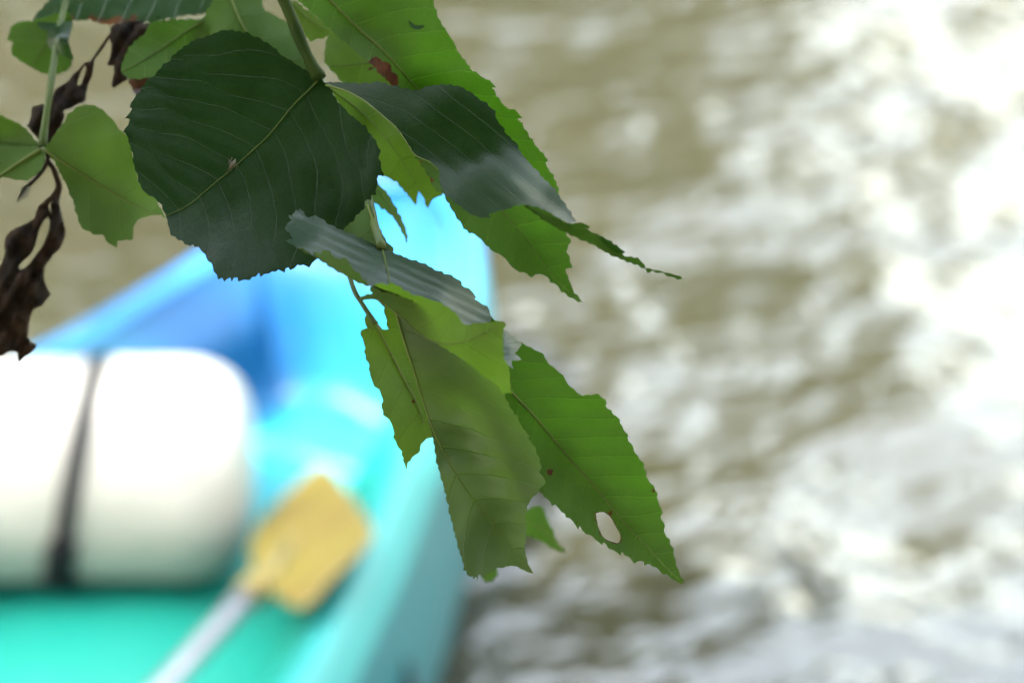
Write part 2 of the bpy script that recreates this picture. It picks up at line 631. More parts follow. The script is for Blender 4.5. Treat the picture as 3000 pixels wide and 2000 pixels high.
def tree(x, y, z0, h, r, n, size, label, seed, low=0.35, lean=(0, 0), boughs=()):
    rr = np.random.default_rng(seed)
    t = empty('riverside_tree', (x, y, z0), label, 'tree', 'trees along the river banks')
    top = np.array([x + lean[0], y + lean[1], z0 + h * 0.75])
    trunk = tube(smooth_path([(x, y, z0 - 0.3), (x + 0.1 + lean[0] * 0.2, y + lean[1] * 0.2, z0 + h * 0.3), top], 10), np.linspace(h * 0.035, h * 0.008, 10), 9)
    lobes, limbs = [], []
    for k in range(9):
        a = k * 2.4 + rr.uniform(0, 0.6)
        hh = low + (1 - low) * (k + 0.5) / 9
        rad = r * (0.75 - 0.45 * abs(hh - 0.55))
        c = np.array([x + lean[0] * hh + rad * math.cos(a) * 0.8, y + lean[1] * hh + rad * math.sin(a) * 0.8, z0 + h * hh])
        lobes.append((*c, r * rr.uniform(0.45, 0.62)))
        s = np.array([x + lean[0] * hh * 0.5, y + lean[1] * hh * 0.5, z0 + h * hh * 0.62])
        limbs.append(tube(smooth_path([s, (s + c) / 2 + (0, 0, 0.2), c], 6), np.linspace(h * 0.012, h * 0.003, 6), 6))
    for bx, by, bz, brd in boughs:
        lobes.append((bx, by, bz, brd))
        limbs.append(tube(smooth_path([(x, y, z0 + h * 0.28), ((x + bx) / 2, (y + by) / 2, bz + 0.25), (bx, by, bz)], 8), np.linspace(0.05, 0.012, 8), 7))
    v, f = join([trunk] + limbs)
    link('trunk', v, f, M['bark'], t)
    V, F = crown_mesh(lobes, n, size, seed)
    link('crown', V, F, M['foliage'], t, smooth=False)
    return t


# far bank on the left (mirrored in the water), open sky to the right
tree(-3.2, 17.5, 0.2, 15.5, 4.6, 15000, 0.36, 'tall leafy tree straight across the river from the kayak', 1, 0.12)
tree(-9.5, 17.0, 0.2, 18.0, 5.0, 15000, 0.38, 'tallest leafy tree on the far bank, left of the one facing the kayak', 2, 0.12)
tree(-16.5, 16.0, 0.2, 17.0, 5.0, 12000, 0.38, 'second tallest tree on the far bank towards the left', 3, 0.12)
tree(-24.0, 15.0, 0.2, 16.0, 5.0, 9000, 0.38, 'leftmost tree on the far bank', 4, 0.12)
tree(0.9, 20.5, 0.3, 11.5, 2.9, 10000, 0.34, 'medium tree on the far bank right of the one facing the kayak', 21, 0.10)
tree(30.0, 48.0, 0.3, 9.0, 4.6, 3000, 0.34, 'rounded tree far along the opposite bank', 6, 0.12)
# near bank, behind the camera: the tree that carries the leaves, and its neighbours
tree(-1.7, -3.4, 0.35, 6.3, 2.0, 40000, 0.11, 'big tree on the near bank whose boughs hang over the leaves', 11, 0.45, (0.6, 0.9),
     [(-0.9, 0.15, 2.95, 0.75), (-0.2, 0.35, 2.9, 0.65), (0.5, 0.3, 3.0, 0.7), (0.0, -0.7, 3.1, 0.95), (-1.7, -0.2, 3.2, 0.95), (1.3, -0.4, 3.1, 0.9), (-0.75, 0.75, 2.55, 0.38), (-0.3, 0.8, 2.6, 0.34),
      (0.2, 0.8, 2.6, 0.36), (1.0, 0.5, 2.7, 0.5), (-1.5, 0.45, 2.8, 0.5), (-1.15, 0.42, 2.75, 0.40), (-2.0, 0.3, 3.1, 0.6), (-1.38, 1.40, 2.6, 0.085), (-0.6, -1.2, 2.4, 0.7), (0.8, -1.2, 2.4, 0.7)])
tree(2.8, -3.4, 0.4, 8.5, 3.4, 7000, 0.18, 'round tree on the near bank right of the big one', 12, 0.25)
tree(-7.2, -3.2, 0.4, 7.0, 3.0, 6000, 0.20, 'round tree on the near bank left of the big one', 13, 0.25)


# ------------------------------------------------------------------ boat
def boat_plastic(name, c_aft, c_mid, c_bow):
    q = NT(name)
    ob = q.obj()
    sep = q.n('ShaderNodeSeparateXYZ')
    q.t.links.new(ob, sep.inputs[0])
    y = q.math('MULTIPLY_ADD', q.noise(3.0, 3, ob, 0.5, 0.8).outputs['Fac'], 0.35, sep.outputs['Y'])
    # local y: 0 at the bow, negative towards the stern; sides differ: moulded two-tone plastic
    y = q.math('MULTIPLY_ADD', sep.outputs['X'], -1.1, y)
    f = q.mapr(y, -0.55, 0.12, 0.0, 1.0, True)
    c = q.mix(q.mapr(f, 0.0, 0.5), c_aft, c_mid)
    c = q.mix(q.mapr(f, 0.62, 0.95), c, c_bow)
    sc_ = q.noise(40, 4, ob)
    c = q.mix(q.mapr(sc_.outputs['Fac'], 0.60, 0.80, 0.0, 0.07), c, (0.25, 0.45, 0.45))
    nrm = q.bump(q.noise(240, 3, ob).outputs['Fac'], 0.25, 0.001)
    p = q.n('ShaderNodeBsdfPrincipled', Base__Color=c, Roughness=0.46, Normal=nrm)
    q.set(p, 'Specular IOR Level', 0.32)
    return q.done(p.outputs[0])


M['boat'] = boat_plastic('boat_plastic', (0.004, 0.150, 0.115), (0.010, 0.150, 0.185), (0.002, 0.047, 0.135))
M['boat_hull_shaded'] = boat_plastic('boat_hull_shaded_plastic', (0.002, 0.062, 0.068), (0.002, 0.060, 0.098), (0.003, 0.050, 0.14))  # darker, bluer copy of the plastic: the outer side's shade put into its colour
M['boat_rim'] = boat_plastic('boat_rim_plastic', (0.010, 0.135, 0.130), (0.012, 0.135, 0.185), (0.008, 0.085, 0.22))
M['black'] = simple_mat('black_webbing', (0.004, 0.004, 0.005), 0.8, (0.007, 0.007, 0.008), 80, 0, 1, 0.15)
M['white'] = simple_mat('white_vinyl', (0.235, 0.228, 0.205), 0.55, (0.195, 0.19, 0.172), 6, 0.3, 14, 0.4, 0, 0.01)
M['yellow'] = simple_mat('yellow_plastic', (0.112, 0.086, 0.008), 0.5, (0.094, 0.064, 0.006), 9)
M['alu'] = simple_mat('brushed_aluminium', (0.30, 0.30, 0.33), 0.42, (0.22, 0.22, 0.25), 15, 0, 1, 0.5, 0.85)
M['dark_teal'] = simple_mat('dark_teal_plastic', (0.005, 0.07, 0.06), 0.5)

BOW = np.array([-0.112, 2.865])
boat = empty('kayak', (BOW[0], BOW[1], 0.0), 'turquoise and blue plastic sit-on-top kayak floating under the leaves', 'kayak', None, math.radians(-27))


def wprof(b):
    return np.interp(b, [0, .02, .05, .09, .16, .22, .33, .45, .66, .87, 1.2, 1.8, 2.3, 2.6, 2.75, 2.85],
                     [.02, .06, .10, .13, .17, .192, .225, .25, .315, .365, .40, .40, .33, .22, .12, .03])


def zrim(b):
    return 0.265 + 0.065 * math.exp(-(b / 0.22) ** 2) + 0.05 * math.exp(-((2.85 - b) / 0.35) ** 2)


def floor_z(b):
    d = zrim(b) - 0.012
    s = np.interp(b, [0, 0.17, 0.235, 2.3, 2.4, 3], [0, 0, 1, 1, 0, 0])
    s = s * s * (3 - 2 * s)
    fl = 0.115
    return d * (1 - s) + fl * s, s


st = list(np.linspace(0, 0.15, 9)) + list(np.linspace(0.165, 0.25, 12)) + list(np.linspace(0.28, 2.28, 36)) + list(np.linspace(2.31, 2.85, 16))


def boat_section(b):
    W, zr = wprof(b), zrim(b)
    fz, s = floor_z(b)
    half = [(0.0, -0.09), (0.55 * W, -0.075), (0.95 * W, -0.03), (W + 0.042 * min(1, b / 0.5), 0.06), (W + 0.036 * min(1, b / 0.5), 0.14), (W + 0.016 * min(1, b / 0.3), zr - 0.04),
            (W, zr - 0.006), (W - 0.010, zr + 0.006), (W - 0.024, zr + 0.007), (W - 0.036, zr)]
    half = [(max(x, 0), z) for x, z in half]
    xin = W - 0.037
    inner = [half[-1]]
    for t in np.linspace(0.04, 1, 8):
        zz = (zr - 0.012) * (1 - t) + (fz + 0.03 * s) * t
        inner.append((max(xin - (0.052 * min(1, t / 0.45) + 0.014 * max(0, (t - 0.45) / 0.55)) * s, 0.0), zz))
    xf = max(xin - 0.066 * s, 0)
    inner += [(xf * 0.90, fz + 0.012 * s), (xf * 0.78, fz), (xf * 0.5, fz + 0.004 * s), (xf * 0.25, fz + 0.014 * s), (0.0, fz + 0.018 * s + 0.012 * (1 - s))]
    return half, inner


def loft(profiles, b_list, closed_ends=True):
    V, F = [], []
    n = len(profiles[0])
    for b, pr in zip(b_list, profiles):
        for x, z in pr:
            V.append((x, -b, z))
    for i in range(len(profiles) - 1):
        for k in range(n - 1):
            F.append((i * n + k, (i + 1) * n + k, (i + 1) * n + k + 1, i * n + k + 1))
    if closed_ends:
        F.append(tuple(range(n)))
        F.append(tuple((len(profiles) - 1) * n + k for k in range(n))[::-1])
    return V, F


secs = [boat_section(b) for b in st]
outer, inner, rims = [], [], []
for h, i in secs:
    outer.append([(-x, z) for x, z in h[5::-1]] + h[1:6])
    rims.append(h[5:])
    inner.append([(x, z) for x, z in i] + [(-x, z) for x, z in i[::-1][1:]])
v, f = loft(outer, st, False)
hull = link('hull', v, f, M['boat_hull_shaded'], boat, world=False)
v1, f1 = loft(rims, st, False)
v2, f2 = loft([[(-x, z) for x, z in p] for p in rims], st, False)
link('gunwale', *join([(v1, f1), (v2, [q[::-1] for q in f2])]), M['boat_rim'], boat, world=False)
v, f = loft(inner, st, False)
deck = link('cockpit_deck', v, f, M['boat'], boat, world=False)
# moulded foot rest in the floor
for bpos in (0.345,):
    ww = wprof(bpos) - 0.11
    n = 18
    V, F = [], []
    for i in range(n):
        x = -ww + 2 * ww * i / (n - 1)
        e = math.sqrt(max(0, 1 - (abs(x) / ww) ** 6))
        for a in np.linspace(0, math.pi, 7):
            V.append((x, -bpos + 0.018 * math.cos(a) * e, 0.118 + 0.016 * math.sin(a) * e))
    for i in range(n - 1):
        for k in range(6):
            F.append((i * 7 + k, (i + 1) * 7 + k, (i + 1) * 7 + k + 1, i * 7 + k + 1))
    link('floor_rib', V, F, M['boat'], boat, world=False)


def button(parent, name, c, r, h, mat, axis):
    axis = np.asarray(axis, float)
    axis /= np.linalg.norm(axis)
    c = np.asarray(c, float)
    v, f = tube([c - axis * h * 0.4, c + axis * h * 0.4, c + axis * h * 0.8, c + axis * h], [r, r, r * 0.8, r * 0.3], 12)
    return link(name, v, f, M[mat], parent, world=False)


for b, z in ((0.33, 0.20), (0.52, 0.19), (0.66, 0.18)):
    button(boat, 'rivet', (wprof(b) - 0.062, -b, z), 0.011, 0.012, 'dark_teal', (-1, 0, 0.3))
button(boat, 'rivet', (0.19, -0.80, 0.118), 0.012, 0.012, 'dark_teal', (0, 0, 1))
# carry handle on the outer side: two lugs and a webbing loop
HB = 0.72
for db in (-0.05, 0.05):
    button(boat, 'handle_lug', (wprof(HB + db) + 0.004, -(HB + db), 0.17), 0.014, 0.020, 'black', (1, 0.2, 0))
P = smooth_path([(wprof(HB - .05) + .016, -(HB - .05), .168), (wprof(HB) + .045, -HB, .135), (wprof(HB + .05) + .016, -(HB + .05), .168)], 14)
v, f = tube(P, 0.008, 8)
link('carry_handle', v, f, M['black'], boat, world=False)

# ------------------------------------------------------------------ white roll bag with its strap
BR = 0.122
bag_y, bag_z, bx1, bx0 = 2.335, 0.118 + BR, -0.288, -0.700
bag = empty('dry_bag', ((bx0 + bx1) / 2, bag_y, bag_z), 'white cylindrical dry bag lying across the kayak with a black strap round it', 'dry bag')


def bag_radius(x):
    t = min(x - bx0, bx1 - x)
    rc = 0.072
    if t >= rc:
        return BR
    e = max(0, 1 - ((rc - t) / rc) ** 2.3) ** (1 / 2.3)
    return BR - rc * 1.0 + rc * e if t > 0 else BR - rc


V, F = [], []
xs = list(bx0 + 0.072 * (1 - np.cos(np.linspace(0, math.pi / 2, 10)))) + list(np.linspace(bx0 + 0.08, bx1 - 0.08, 16)) + list(bx1 - 0.072 * (1 - np.cos(np.linspace(math.pi / 2, 0, 10))))
NB = 56
br_ = np.random.default_rng(5)
for x in xs:
    for k in range(NB):
        a = 2 * math.pi * k / NB
        r = bag_radius(x) * (1 + 0.008 * math.sin(3 * a + 9 * x) + 0.006 * math.sin(7 * a - 31 * x) + 0.004 * math.sin(13 * a + 70 * x))
        r *= 1 - 0.03 * max(0, math.cos(a + math.pi / 2)) ** 6     # rests a little flattened
        V.append((x, bag_y + r * math.cos(a), bag_z + r * math.sin(a)))
nr = len(xs)
for i in range(nr - 1):
    for k in range(NB):
        F.append((i * NB + k, (i + 1) * NB + k, (i + 1) * NB + (k + 1) % NB, i * NB + (k + 1) % NB))
V.append((bx0 - 0.004, bag_y, bag_z))
V.append((bx1 + 0.006, bag_y, bag_z))
for k in range(NB):
    F.append((k, (k + 1) % NB, nr * NB))
    F.append(((nr - 1) * NB + (k + 1) % NB, (nr - 1) * NB + k, nr * NB + 1))
link('bag_body', V, F, M['white'], bag)


def band(x_of, half_of, lift, thick, a0, a1, n):
    """Flat webbing following the bag's round."""
    V, F = [], []
    for i in range(n):
        a = a0 + (a1 - a0) * i / (n - 1)
        x, h = x_of(a), half_of(a)
        for dx, dr in ((-h, lift), (h, lift), (h, lift + thick), (-h, lift + thick)):
            r = BR + dr + 0.001
            V.append((x + dx, bag_y + r * math.cos(a), bag_z + r * math.sin(a)))
    for i in range(n - 1):
        for k in range(4):
            F.append((i * 4 + k, (i + 1) * 4 + k, (i + 1) * 4 + (k + 1) % 4, i * 4 + (k + 1) % 4))
    F += [(0, 1, 2, 3), tuple((n - 1) * 4 + k for k in (3, 2, 1, 0))]
    return V, F


def strap_x(a):
    return -0.474 + 0.026 * math.sin(a)


strap = link('strap', *band(strap_x, lambda a: 0.0105, 0.001, 0.003, -0.2 * math.pi, 1.75 * math.pi, 70), M['black'], bag)
# wider doubled webbing, buckle and two tails low on the side facing the camera
link('strap_pad', *band(strap_x, lambda a: 0.017, 0.004, 0.004, 1.02 * math.pi, 1.42 * math.pi, 24), M['black'], strap)
link('strap_tail', *band(lambda a: strap_x(a) - 0.012 - 0.02 * (a / math.pi - 1.30), lambda a: 0.006, 0.002, 0.003, 1.30 * math.pi, 1.56 * math.pi, 14), M['black'], strap)
link('strap_tail', *band(lambda a: strap_x(a) + 0.012 + 0.06 * (a / math.pi - 1.30), lambda a: 0.006, 0.002, 0.003, 1.30 * math.pi, 1.56 * math.pi, 14), M['black'], strap)

# ------------------------------------------------------------------ paddle
def pl_z(x, y, z):
    return at_plane(x, y, (0, 0, z), np.array([0, 0, 1.0]))


pT, pN, pR = pl_z(940, 1370, .215), pl_z(780, 1735, .255), pl_z(1090, 1580, .305)
pn = np.cross(pR - pN, pT - pN)
pn /= np.linalg.norm(pn)
if pn[2] < 0:
    pn = -pn
paddle = empty('paddle', pN, 'paddle with a yellow blade and silver shaft lying in the kayak', 'paddle')
ol = smooth_path([(940, 1356), (968, 1385), (1000, 1425), (1060, 1515), (1098, 1585), (1082, 1635), (985, 1705), (915, 1770), (885, 1787), (845, 1777), (800, 1742), (770, 1714),
                  (742, 1662), (736, 1600), (765, 1535), (830, 1455), (900, 1385), (920, 1366), (940, 1356)], 110)[:-1]
ol = (ol - ol.mean(0)) * np.array([1.03, 1.0]) + ol.mean(0) + np.array([8.0, 0.0])
ax0, ax1 = np.array([790.0, 1735]), np.array([930.0, 1400])
e = (ax1 - ax0) / np.linalg.norm(ax1 - ax0)
rings = []
for s in (1.0, 0.96, 0.82, 0.62, 0.42, 0.22, 0.06):
    c = ol.mean(0)
    rings.append(c + (ol - c) * s)
V, F = [], []
n = len(ol)
for side in (1, -1):
    for s, R in zip((1.0, 0.96, 0.82, 0.62, 0.42, 0.22, 0.06), rings):
        for p in R:
            d = abs((p - ax0)[0] * e[1] - (p - ax0)[1] * e[0])
            al = (p - ax0) @ e
            ridge = 0.014 * math.exp(-(d / 34) ** 2) * np.clip(1 - al / 300, 0, 1)
            h = (0.0035 if s < 1 else 0.0015) * side + (ridge if side > 0 else 0) + 0.006 * (d / 150) ** 2
            V.append(at_plane(p[0], p[1], pT, pn) + pn * h)
for si in range(2):
    o = si * 7 * n
    for r in range(6):
        for k in range(n):
            q = (o + r * n + k, o + r * n + (k + 1) % n, o + (r + 1) * n + (k + 1) % n, o + (r + 1) * n + k)
            F.append(q if si == 0 else q[::-1])
    F.append(tuple(o + 6 * n + k for k in range(n)) if si == 0 else tuple(o + 6 * n + k for k in range(n))[::-1])
for k in range(n):
    F.append((k, 7 * n + k, 7 * n + (k + 1) % n, (k + 1) % n))
link('blade', V, F, M['yellow'], paddle)
nk = at_plane(805, 1705, pT, pn) + pn * 0.012
far_ = pl_z(478, 2010, 0.245)
dirs = (far_ - nk) / np.linalg.norm(far_ - nk)
inn = at_plane(872, 1590, pT, pn) + pn * 0.004
v, f = tube([inn, nk, nk + dirs * 0.035, nk + dirs * 0.04], [0.005, 0.0145, 0.0165, 0.015], 16)
link('neck', v, f, M['yellow'], paddle)
v, f = tube([nk + dirs * t for t in (0.03, 0.3, 0.7, 1.15)], 0.0118, 16)
link('shaft', v, f, M['alu'], paddle)
v, f = tube([nk + dirs * t for t in (1.12, 1.13, 1.17, 1.18)], [0.015, 0.02, 0.02, 0.012], 12)
link('grip', v, f, M['black'], paddle)

# ------------------------------------------------------------------ foliage in the foreground
def slope_ctrl(x0, y0, z0, sx, sy, pts):
    """Control depths (mm) on a tilted plane (slopes in mm per mm) with extra offsets at the given points."""
    return [(x, y, z0 + ((x - x0) * sx + (y - y0) * sy) * MMPX + dz) for x, y, dz in pts]


# --- A: front compound leaf on the thick green stalk
A = empty('compound_leaf', at(934, 228, LEAF_D - 0.004), 'compound leaf on a thick green stalk with a big dark round leaflet in front', 'leaf', 'compound leaves hanging over the water')
stalk(A, [(700, -320, 42), (770, -130, 36), (832, 0, 31), (868, 90, 29), (905, 175, 28), (938, 232, 27)], 38, 36, 'stalk_dark', n=22)
L1 = [(934, 226), (910, 217), (872, 190), (833, 168), (800, 138), (765, 115), (723, 97), (680, 87), (655, 89), (629, 97), (595, 111), (561, 123), (540, 137), (523, 149),
      (504, 163), (497, 178), (479, 189), (471, 199), (462, 209), (452, 221), (440, 230), (431, 239), (417, 255), (409, 268), (400, 278), (391, 290), (385, 303), (379, 314), (388, 319),
      (378, 332), (370, 346), (379, 349), (374, 366), (360, 386), (376, 398), (378, 417), (383, 438), (391, 459), (393, 485), (402, 510), (410, 540), (425, 565),
      (448, 578), (468, 592), (483, 618), (489, 645), (495, 670), (502, 687), (523, 700), (540, 708), (538, 716), (566, 717), (569, 723), (582, 725), (595, 738), (604, 755),
      (619, 772), (629, 793), (640, 817), (650, 815), (657, 825), (663, 815), (674, 814), (679, 825), (686, 815), (695, 813), (699, 823), (715, 820), (731, 817), (748, 809), (759, 799), (764, 809),
      (787, 798), (816, 791), (833, 795), (838, 786), (846, 782), (850, 793), (862, 784), (872, 777), (880, 778), (889, 773), (898, 781), (906, 784), (916, 771), (927, 759),
      (950, 738), (985, 700), (1021, 668), (1048, 642), (1070, 617), (1082, 600), (1089, 573), (1102, 571), (1104, 536), (1107, 512), (1124, 518), (1117, 489), (1110, 463),
      (1113, 442), (1103, 421), (1087, 395), (1070, 370), (1044, 349), (1010, 323), (990, 300), (980, 287), (968, 259), (950, 240)]
leaf(A, [dict(outline=L1, ctrl=slope_ctrl(740, 450, 14, 0.06, -0.42, [(934, 228, 0), (736, 444, 5), (487, 632, 3), (500, 200, -3), (370, 386, -6), (640, 815, -3), (900, 780, 4), (1100, 540, -3), (720, 100, -4), (1000, 660, 2), (1060, 370, -1)]))],
     [(934, 230), (914, 255), (863, 304), (823, 353), (782, 402), (736, 444), (672, 502), (629, 536), (570, 587), (536, 610), (487, 632)],
     'dark', 'upper', cot=0.28, curv=0.0016, vein_mm=9.2, phase=0.15, quilt=0.30, wav=0.25, rib=(6, 2.5), rib_mat='rib_dark', label='big rounded dark green leaflet with a saw-toothed edge')

# twisted dark leaflet with a shiny lower end
L2 = [(948, 243), (976, 241), (1002, 242), (1053, 246), (1080, 244), (1104, 242), (1130, 246), (1155, 253), (1185, 261), (1214, 266), (1231, 263), (1248, 257), (1270, 252), (1295, 249), (1320, 251), (1349, 254),
      (1383, 276), (1425, 302), (1449, 327), (1455, 353), (1476, 378), (1485, 395), (1510, 417), (1519, 438), (1540, 468), (1570, 497), (1582, 514), (1612, 540), (1638, 574),
      (1660, 604), (1676, 632), (1690, 653), (1667, 655), (1640, 643), (1612, 626), (1590, 617), (1566, 608), (1548, 602), (1532, 599), (1500, 606), (1463, 617), (1432, 627), (1434, 637), (1410, 636), (1395, 633), (1380, 625), (1366, 617),
      (1350, 606), (1332, 592), (1315, 578), (1302, 565), (1289, 532), (1286, 497), (1270, 482), (1257, 472), (1232, 462), (1214, 451), (1203, 432), (1189, 412), (1176, 392), (1159, 370), (1143, 355), (1129, 344), (1110, 330), (1095, 315), (1061, 289),
      (1036, 275), (1010, 264), (976, 252)]
c2 = [(948, 245, 18), (1100, 244, 9), (1100, 318, 4), (1350, 256, 1), (1260, 360, -3), (1470, 372, -3), (1286, 497, -9), (1370, 500, -9), (1570, 497, -8), (1450, 560, -24), (1390, 630, -34), (1532, 598, -36), (1600, 560, -20), (1690, 653, -40), (1620, 632, -40)]
c2b = [(1532, 597, -36), (1610, 625, -41), (1665, 654, -43), (1560, 612, -37), (1670, 687, -38), (1735, 717, -38), (1835, 772, -37), (2000, 815, -36), (1725, 670, -41), (1800, 738, -40), (1900, 780, -37)]
L2b = [(1530, 600), (1548, 601), (1566, 606), (1595, 616), (1612, 623), (1633, 637), (1650, 648), (1664, 655), (1690, 654), (1716, 657), (1728, 666), (1722, 672), (1712, 670), (1732, 678), (1751, 688), (1760, 702), (1769, 714), (1790, 727), (1800, 737), (1822, 742),
       (1840, 752), (1868, 755), (1880, 768), (1892, 786), (1913, 789), (1942, 795), (1964, 805), (1980, 807), (2001, 817), (1985, 818), (1962, 810), (1936, 799), (1912, 794), (1898, 798), (1890, 788), (1868, 776), (1837, 768), (1800, 752), (1773, 737), (1735, 715), (1700, 702), (1671, 688), (1640, 672), (1608, 656), (1565, 622)]
L2c = [(1750, 690), (1764, 692), (1790, 708), (1815, 724), (1830, 738), (1815, 746), (1790, 732), (1768, 716)]
L2d = [(1288, 500), (1272, 482), (1250, 470), (1218, 454), (1217, 462), (1232, 476), (1248, 502), (1262, 528), (1273, 551), (1292, 566), (1304, 566)]
leaf(A, [dict(outline=L2, ctrl=c2, quilt=0.75, qw=lambda P: 0.12 + np.clip((P[:, 1] - 400 + 0.25 * (P[:, 0] - 1400)) / 160, 0, 1)), dict(outline=L2b, ctrl=c2b, side='lower', quilt=0.1), dict(outline=L2c, ctrl=[(a, b, c + 1.5) for a, b, c in c2b], side='upper', quilt=0.1),
         dict(outline=L2d, ctrl=[(1288, 500, -8.5), (1218, 455, -2.5), (1250, 500, -4), (1290, 560, -14), (1265, 540, -8)], side='lower')],
     [(955, 250), (1010, 264), (1061, 290), (1095, 316), (1129, 346), (1160, 374), (1190, 415), (1240, 490), (1300, 590)],
     'dark', 'upper', step=8, cot=2.7, curv=0.0, vein_mm=20.0, phase=0.4, quilt=0.5, wav=0.4, rib=(9, 3), rib_path=[(955, 250), (1010, 266), (1061, 292), (1095, 318), (1129, 347), (1159, 373), (1189, 415), (1214, 453), (1257, 474), (1286, 499)], brown=[(1225, 478, 9), (1262, 530, 8)], label='twisted dark leaflet with a shiny lower end and a thin curled tip')

# long bright leaflet behind, lit through
L3 = [(846, -60), (868, -6), (885, 10), (908, 33), (942, 62), (972, 90), (1000, 118), (1032, 143), (1060, 165), (1082, 185), (1095, 198), (1077, 206), (1052, 195), (1080, 205), (1105, 212), (1130, 232), (1160, 262), (1190, 330), (1240, 430), (1290, 530),
      (1302, 572), (1319, 606), (1340, 640), (1360, 668), (1374, 684), (1380, 680), (1398, 692), (1416, 709), (1446, 738), (1462, 746), (1480, 759), (1495, 772), (1506, 786), (1514, 788), (1523, 799), (1531, 793), (1545, 802),
      (1561, 813), (1567, 803), (1580, 804), (1595, 806), (1606, 815), (1612, 828), (1625, 827), (1636, 840), (1646, 853), (1676, 874), (1712, 889), (1689, 866), (1678, 850), (1672, 832), (1663, 808), (1656, 787), (1676, 786),
      (1672, 768), (1667, 752), (1659, 737), (1666, 720), (1673, 710), (1660, 690), (1658, 660), (1648, 620), (1638, 590), (1636, 570), (1634, 553), (1622, 514), (1612, 503), (1598, 477), (1604, 472), (1595, 458), (1583, 444),
      (1563, 419), (1536, 378), (1527, 362), (1516, 347), (1528, 345), (1520, 333), (1506, 323), (1490, 320), (1480, 315), (1470, 302), (1459, 289), (1440, 258), (1451, 256), (1440, 243), (1425, 232), (1410, 223), (1395, 214), (1384, 207), (1374, 201), (1376, 198), (1361, 179),
      (1345, 160), (1332, 136), (1327, 120), (1319, 106), (1302, 85), (1290, 62), (1281, 43), (1270, 10), (1262, -30), (1180, -110), (1040, -150), (920, -120)]
slit = [(1140, 15), (1150, 18), (1176, 30), (1190, 38), (1196, 52), (1199, 68), (1210, 79), (1222, 85), (1236, 82), (1242, 77), (1236, 74), (1222, 75), (1208, 66), (1202, 52), (1196, 36), (1180, 24), (1152, 12)]
c3 = slope_ctrl(1250, 350, 26, 0.05, 0.10, [(870, -10, -6), (1040, 80, 4), (1196, 232, 4), (1090, 200, -6), (1450, 250, -7), (1400, 480, 4), (1300, 570, -2), (1636, 570, -6), (1540, 700, 3), (1700, 885, -6), (1400, 720, -3), (1672, 760, -4), (1200, -80, 0), (1300, 60, -6), (1290, 420, 4)])
leaf(A, [dict(outline=L3, ctrl=c3)],
     [(900, -70), (975, 10), (1047, 81), (1119, 145), (1196, 232), (1280, 330), (1380, 480), (1472, 619), (1502, 655), (1557, 721), (1608, 793), (1650, 840), (1708, 886)],
     'young', 'lower', cot=0.50, curv=0.0012, vein_mm=9.6, phase=0.3, quilt=0.30, wav=0.8, rib=(9, 2), brown=[(1100, 180, 16), (1125, 205, 22), (1150, 235, 20), (1085, 195, 12)], label='long bright green leaflet lit through from behind with a torn edge')
# curled scrap at the tear
leaf(A, [dict(outline=[(1196, 60), (1204, 64), (1212, 72), (1224, 76), (1238, 74), (1245, 77), (1238, 83), (1226, 88), (1212, 86), (1202, 78)], ctrl=[(1196, 62, 18), (1245, 77, 19), (1220, 84, 15), (1220, 74, 17)], rag=False)],
     [(1196, 62), (1245, 78)], 'mature', 'upper', rib=None, quilt=0, wav=0, step=6, name='leaf_scrap', label='tiny curled scrap at the tear of the bright leaflet')

# bright leaflets behind the dark ones
L5 = [(955, 250), (975, 300), (1000, 350), (1040, 400), (1080, 450), (1100, 500), (1125, 515), (1145, 524), (1163, 532), (1180, 552), (1197, 574), (1208, 590), (1219, 603), (1223, 580), (1227, 556), (1234, 570), (1241, 584), (1246, 600), (1253, 613), (1261, 591), (1276, 580), (1300, 566), (1345, 560), (1380, 500),
      (1360, 430), (1280, 360), (1180, 300), (1080, 262), (1000, 245)]
leaf(A, [dict(outline=L5, ctrl=slope_ctrl(1100, 400, 50, 0.05, -0.05, [(955, 250, -8), (1080, 262, 3), (1060, 430, 3), (1219, 600, 6), (1253, 612, 6), (1360, 500, 2), (1180, 400, -4)]))],
     [(955, 250), (1060, 330), (1150, 430), (1225, 550)], 'lime', 'lower', vein_mm=10, rib=(6, 2), label='yellow green leaflet glimpsed between the two dark ones')
L6 = [(846, 0), (868, 8), (905, 34), (940, 60), (972, 88), (985, 98), (968, 106), (940, 112), (912, 120), (900, 112), (885, 80), (866, 40)]
leaf(A, [dict(outline=L6, ctrl=slope_ctrl(900, 60, 62, 0, 0.1, [(850, 0, 0), (972, 90, 3), (912, 118, 0), (985, 98, 4)]))], [(850, 0), (910, 60), (972, 95)], 'lime', 'lower', rib=(5, 2), label='small bright leaf tip beside the thick stalk')
L6b = [(957, 112), (975, 96), (1000, 110), (1050, 140), (1120, 190), (1150, 250), (1130, 290), (1060, 280), (1020, 250), (1003, 244), (994, 234), (985, 222), (970, 204), (955, 188), (951, 170), (954, 140)]
leaf(A, [dict(outline=L6b, ctrl=slope_ctrl(1030, 190, 70, 0, 0.1, [(957, 112, 0), (1100, 190, 4), (1000, 240, 0), (1130, 280, 6), (955, 180, -2)]))], [(1150, 170), (1060, 188), (960, 195)], 'lime', 'lower', vein_mm=12, rib=(6, 4), rib_mat='rib_dark', label='bright blurred leaf right of the stalk joint')
L18 = [(560, 140), (583, 77), (600, 45), (620, 10), (640, -40), (720, -70), (762, -20), (770, 26), (790, 38), (808, 47), (830, 60), (850, 72), (868, 98), (884, 123), (897, 160), (908, 195), (925, 225), (930, 260), (820, 270), (680, 220)]
